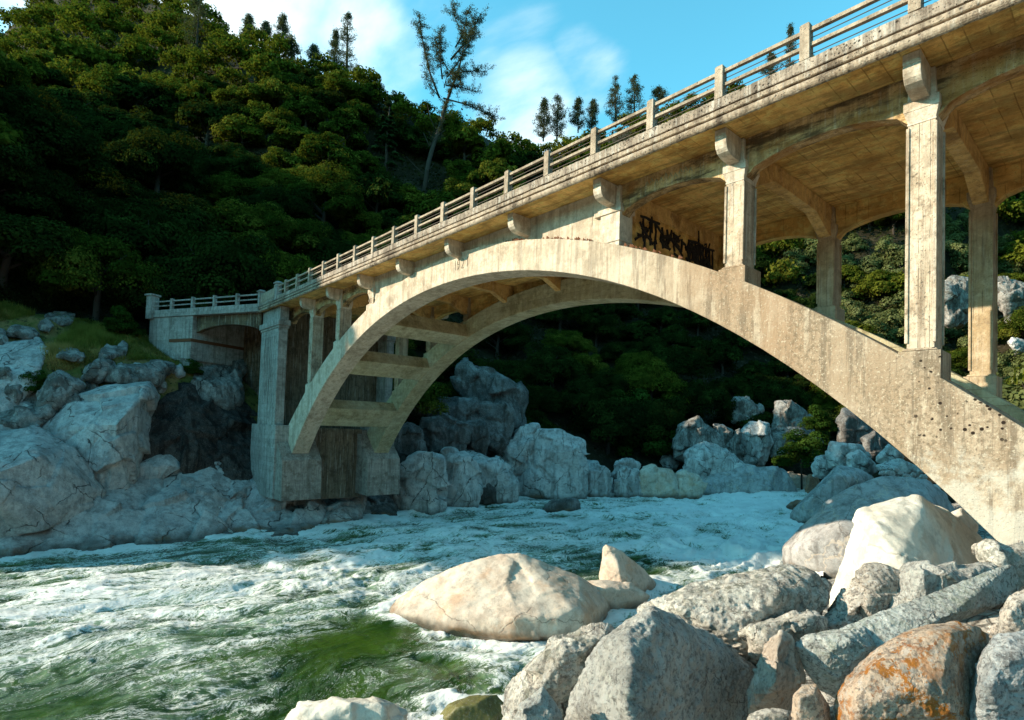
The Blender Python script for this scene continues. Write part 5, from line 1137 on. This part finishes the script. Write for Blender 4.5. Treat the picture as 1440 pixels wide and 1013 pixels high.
BIG = [(q([(140, 1060), (150, 880), (165, 790), (187, 690), (207, 600), (216, 520), (236, 430), (255, 350), (285, 230), (300, 110), (312, -40)]), 3.6, .9),
 (q([(206, 525), (150, 390), (120, 280), (95, 170), (80, 80)]), 1.7, 1.5), (q([(262, 310), (330, 220), (380, 130), (418, 40)]), 1.7, 1.6), (q([(245, 410), (310, 345), (370, 270), (385, 215)]), 1.3, 1.5), (q([(228, 528), (350, 535), (450, 558), (520, 580)]), 1.2, 1.5), (q([(238, 455), (330, 455), (415, 470)]), 1.1, 1.4), (q([(270, 390), (370, 365), (465, 362)]), 1.1, 1.5),
 (q([(218, 420), (205, 310), (208, 190)]), 1.2, 1.8), (q([(285, 240), (330, 150), (345, 40)]), 1.2, 1.7), (q([(300, 130), (270, 60), (250, -10)]), .9, 1.5), (q([(250, 370), (190, 290), (185, 240)]), .9, 1.6), (q([(212, 530), (160, 480), (130, 440)]), .8, 1.2), (q([(230, 470), (250, 400), (300, 440), (330, 470)]), .8, 2.),
 (q([(163, 795), (200, 740), (245, 703)]), .9, 0), (q([(160, 795), (140, 750), (124, 718)]), .8, 0), (q([(150, 940), (175, 915), (190, 888)]), .7, 0), (q([(135, 950), (80, 900), (35, 850)]), .7, 0), (q([(185, 690), (160, 640), (140, 560)]), .6, 0)]
pine(596, 268, -10, 120, 'tall sparse grey pine with several leaders standing against the sky behind the bridge', limbs=BIG, D=None)
for args in [(276, 76, -8, 52, 'broad pale grey pine at the top of the left hill, cut by the upper edge'), (349, 62, 22, 26, 'first small pine on the ridge right of the broad pale pine'), (373, 68, 30, 20, 'thin short pine between two fuller ones on the left ridge'), (396, 66, 22, 26, 'two tone pine fourth along the left ridge'), (410, 110, 52, 34, 'grey bare looking pine in front of the left ridge'), (441, 96, 64, 22, 'smallest pine at the right end of the left ridge row'),
             (487, 118, 13, 40, 'tall airy pine alone on the ridge left of the big grey pine'), (469, 118, 42, 24, 'short pine leaning on the tall airy ridge pine'),
             (764, 196, 140, 30, 'left one of the first pair of pines above the railing'), (783, 198, 134, 36, 'taller right one of the first pair of pines above the railing'), (813, 184, 139, 26, 'rounded pine of the middle pair above the railing'), (832, 182, 141, 20, 'slim faint pine of the middle pair above the railing'), (866, 176, 107, 32, 'narrow pine of the tall pair nearest the deck'), (892, 176, 106, 38, 'full pine of the tall pair nearest the deck'), (1110, 128, 34, 22, 'thin pine top showing through the near railing'), (1082, 120, 76, 26, 'ragged pine top low behind the near railing'), (926, 152, 124, 34, 'bushy dark pine top at the railing post left of the deck corner')]:
    pine(*args, lean=random.uniform(-.05, .05), dens=random.uniform(.7, 1.15))
# ================================================================== SKY AND SUN
SUN = Vector((-.629, -.777, 0)).normalized(); EL = R(22)
sdir = Vector((SUN.x*math.cos(EL), SUN.y*math.cos(EL), math.sin(EL)))
world = bpy.data.worlds.new('World'); scene.world = world; world.use_nodes = True
nt = world.node_tree; nt.nodes.clear(); L = nt.links
def N(ty, **k):
    n = nt.nodes.new(ty)
    for a, b in k.items(): setattr(n, a, b)
    return n
out = N('ShaderNodeOutputWorld'); bg = N('ShaderNodeBackground'); bg.inputs['Strength'].default_value = SKYS
sky = N('ShaderNodeTexSky', sky_type='NISHITA', sun_disc=False); sky.sun_elevation = EL; sky.sun_rotation = math.atan2(sdir.x, sdir.y); sky.altitude = 300; sky.air_density = 1.; sky.dust_density = .15; sky.ozone_density = 1.5
mul = N('ShaderNodeMix', data_type='RGBA', blend_type='MULTIPLY'); mul.inputs[0].default_value = 1.; mul.inputs[7].default_value = SKYT + (1,)
L.new(sky.outputs[0], mul.inputs[6])
# thin wind-drawn cloud, laid on a flat layer overhead
tc = N('ShaderNodeTexCoord'); sp = N('ShaderNodeSeparateXYZ'); L.new(tc.outputs['Generated'], sp.inputs[0])
ad = N('ShaderNodeMath', operation='ADD'); L.new(sp.outputs[2], ad.inputs[0]); ad.inputs[1].default_value = .12
mx = N('ShaderNodeMath', operation='MAXIMUM'); L.new(ad.outputs[0], mx.inputs[0]); mx.inputs[1].default_value = .02
dx = N('ShaderNodeMath', operation='DIVIDE'); L.new(sp.outputs[0], dx.inputs[0]); L.new(mx.outputs[0], dx.inputs[1])
dy = N('ShaderNodeMath', operation='DIVIDE'); L.new(sp.outputs[1], dy.inputs[0]); L.new(mx.outputs[0], dy.inputs[1])
cb = N('ShaderNodeCombineXYZ'); L.new(dx.outputs[0], cb.inputs[0]); L.new(dy.outputs[0], cb.inputs[1])
mp = N('ShaderNodeMapping'); L.new(cb.outputs[0], mp.inputs[0]); mp.inputs['Location'].default_value = CLOUD_LOC; mp.inputs['Rotation'].default_value = (0, 0, .5); mp.inputs['Scale'].default_value = (1.0, 1.7, 1)
n1 = N('ShaderNodeTexNoise'); L.new(mp.outputs[0], n1.inputs[0]); n1.inputs['Scale'].default_value = .95; n1.inputs['Detail'].default_value = 11; n1.inputs['Roughness'].default_value = .56; n1.inputs['Distortion'].default_value = .5
mr = N('ShaderNodeMapRange', interpolation_type='SMOOTHSTEP'); L.new(n1.outputs[0], mr.inputs[0]); mr.inputs[1].default_value = CLO; mr.inputs[2].default_value = CHI
# cloud banks: soft patches about a few directions, torn by the noise
acc = None
for (cx_, cy_, wd, am) in CLOUDS:
    d_ = ray(cx_, cy_); d_ = d_/np.linalg.norm(d_)
    vd = N('ShaderNodeVectorMath', operation='DOT_PRODUCT'); L.new(tc.outputs['Generated'], vd.inputs[0]); vd.inputs[1].default_value = tuple(d_)
    m_ = N('ShaderNodeMapRange', interpolation_type='SMOOTHSTEP'); L.new(vd.outputs['Value'], m_.inputs[0]); m_.inputs[1].default_value = math.cos(R(wd)); m_.inputs[2].default_value = 1.; m_.inputs[4].default_value = am
    if acc is None: acc = m_.outputs[0]
    else:
        a_ = N('ShaderNodeMath', operation='MAXIMUM'); L.new(acc, a_.inputs[0]); L.new(m_.outputs[0], a_.inputs[1]); acc = a_.outputs[0]
sm = N('ShaderNodeMath', operation='ADD'); L.new(n1.outputs[0], sm.inputs[0]); L.new(acc, sm.inputs[1])
L.new(sm.outputs[0], mr.inputs[0])
# the clear zenith is a deeper, darker blue than the lower sky
zr_ = N('ShaderNodeMapRange', interpolation_type='SMOOTHSTEP'); L.new(sp.outputs[2], zr_.inputs[0]); zr_.inputs[1].default_value = .62; zr_.inputs[2].default_value = .95; zr_.inputs[3].default_value = 1.; zr_.inputs[4].default_value = ZEN
zm = N('ShaderNodeMix', data_type='RGBA', blend_type='MULTIPLY'); zm.inputs[0].default_value = 1.; L.new(mul.outputs[2], zm.inputs[6]); L.new(zr_.outputs[0], zm.inputs[7])
cm = N('ShaderNodeMix', data_type='RGBA'); L.new(mr.outputs[0], cm.inputs[0]); L.new(zm.outputs[2], cm.inputs[6]); cm.inputs[7].default_value = CLOUDC + (1,)
L.new(cm.outputs[2], bg.inputs[0]); L.new(bg.outputs[0], out.inputs[0])
sl = bpy.data.lights.new('sun', 'SUN'); sl.energy = 5.; sl.angle = R(.53); sl.color = (1., .85, .65)
so = bpy.data.objects.new('sun', sl); so.rotation_euler = sdir.to_track_quat('Z', 'Y').to_euler(); so.location = (0, 0, 120); col.objects.link(so)
scene.view_settings.view_transform = 'Standard'; scene.view_settings.look = 'None'; scene.view_settings.exposure = EXPO; scene.view_settings.gamma = 1
try:
    scene.cycles.use_denoising = True; scene.cycles.max_bounces = 8; scene.cycles.diffuse_bounces = 4; scene.cycles.glossy_bounces = 3; scene.cycles.transmission_bounces = 4
    scene.cycles.sample_clamp_indirect = 4
except Exception: pass
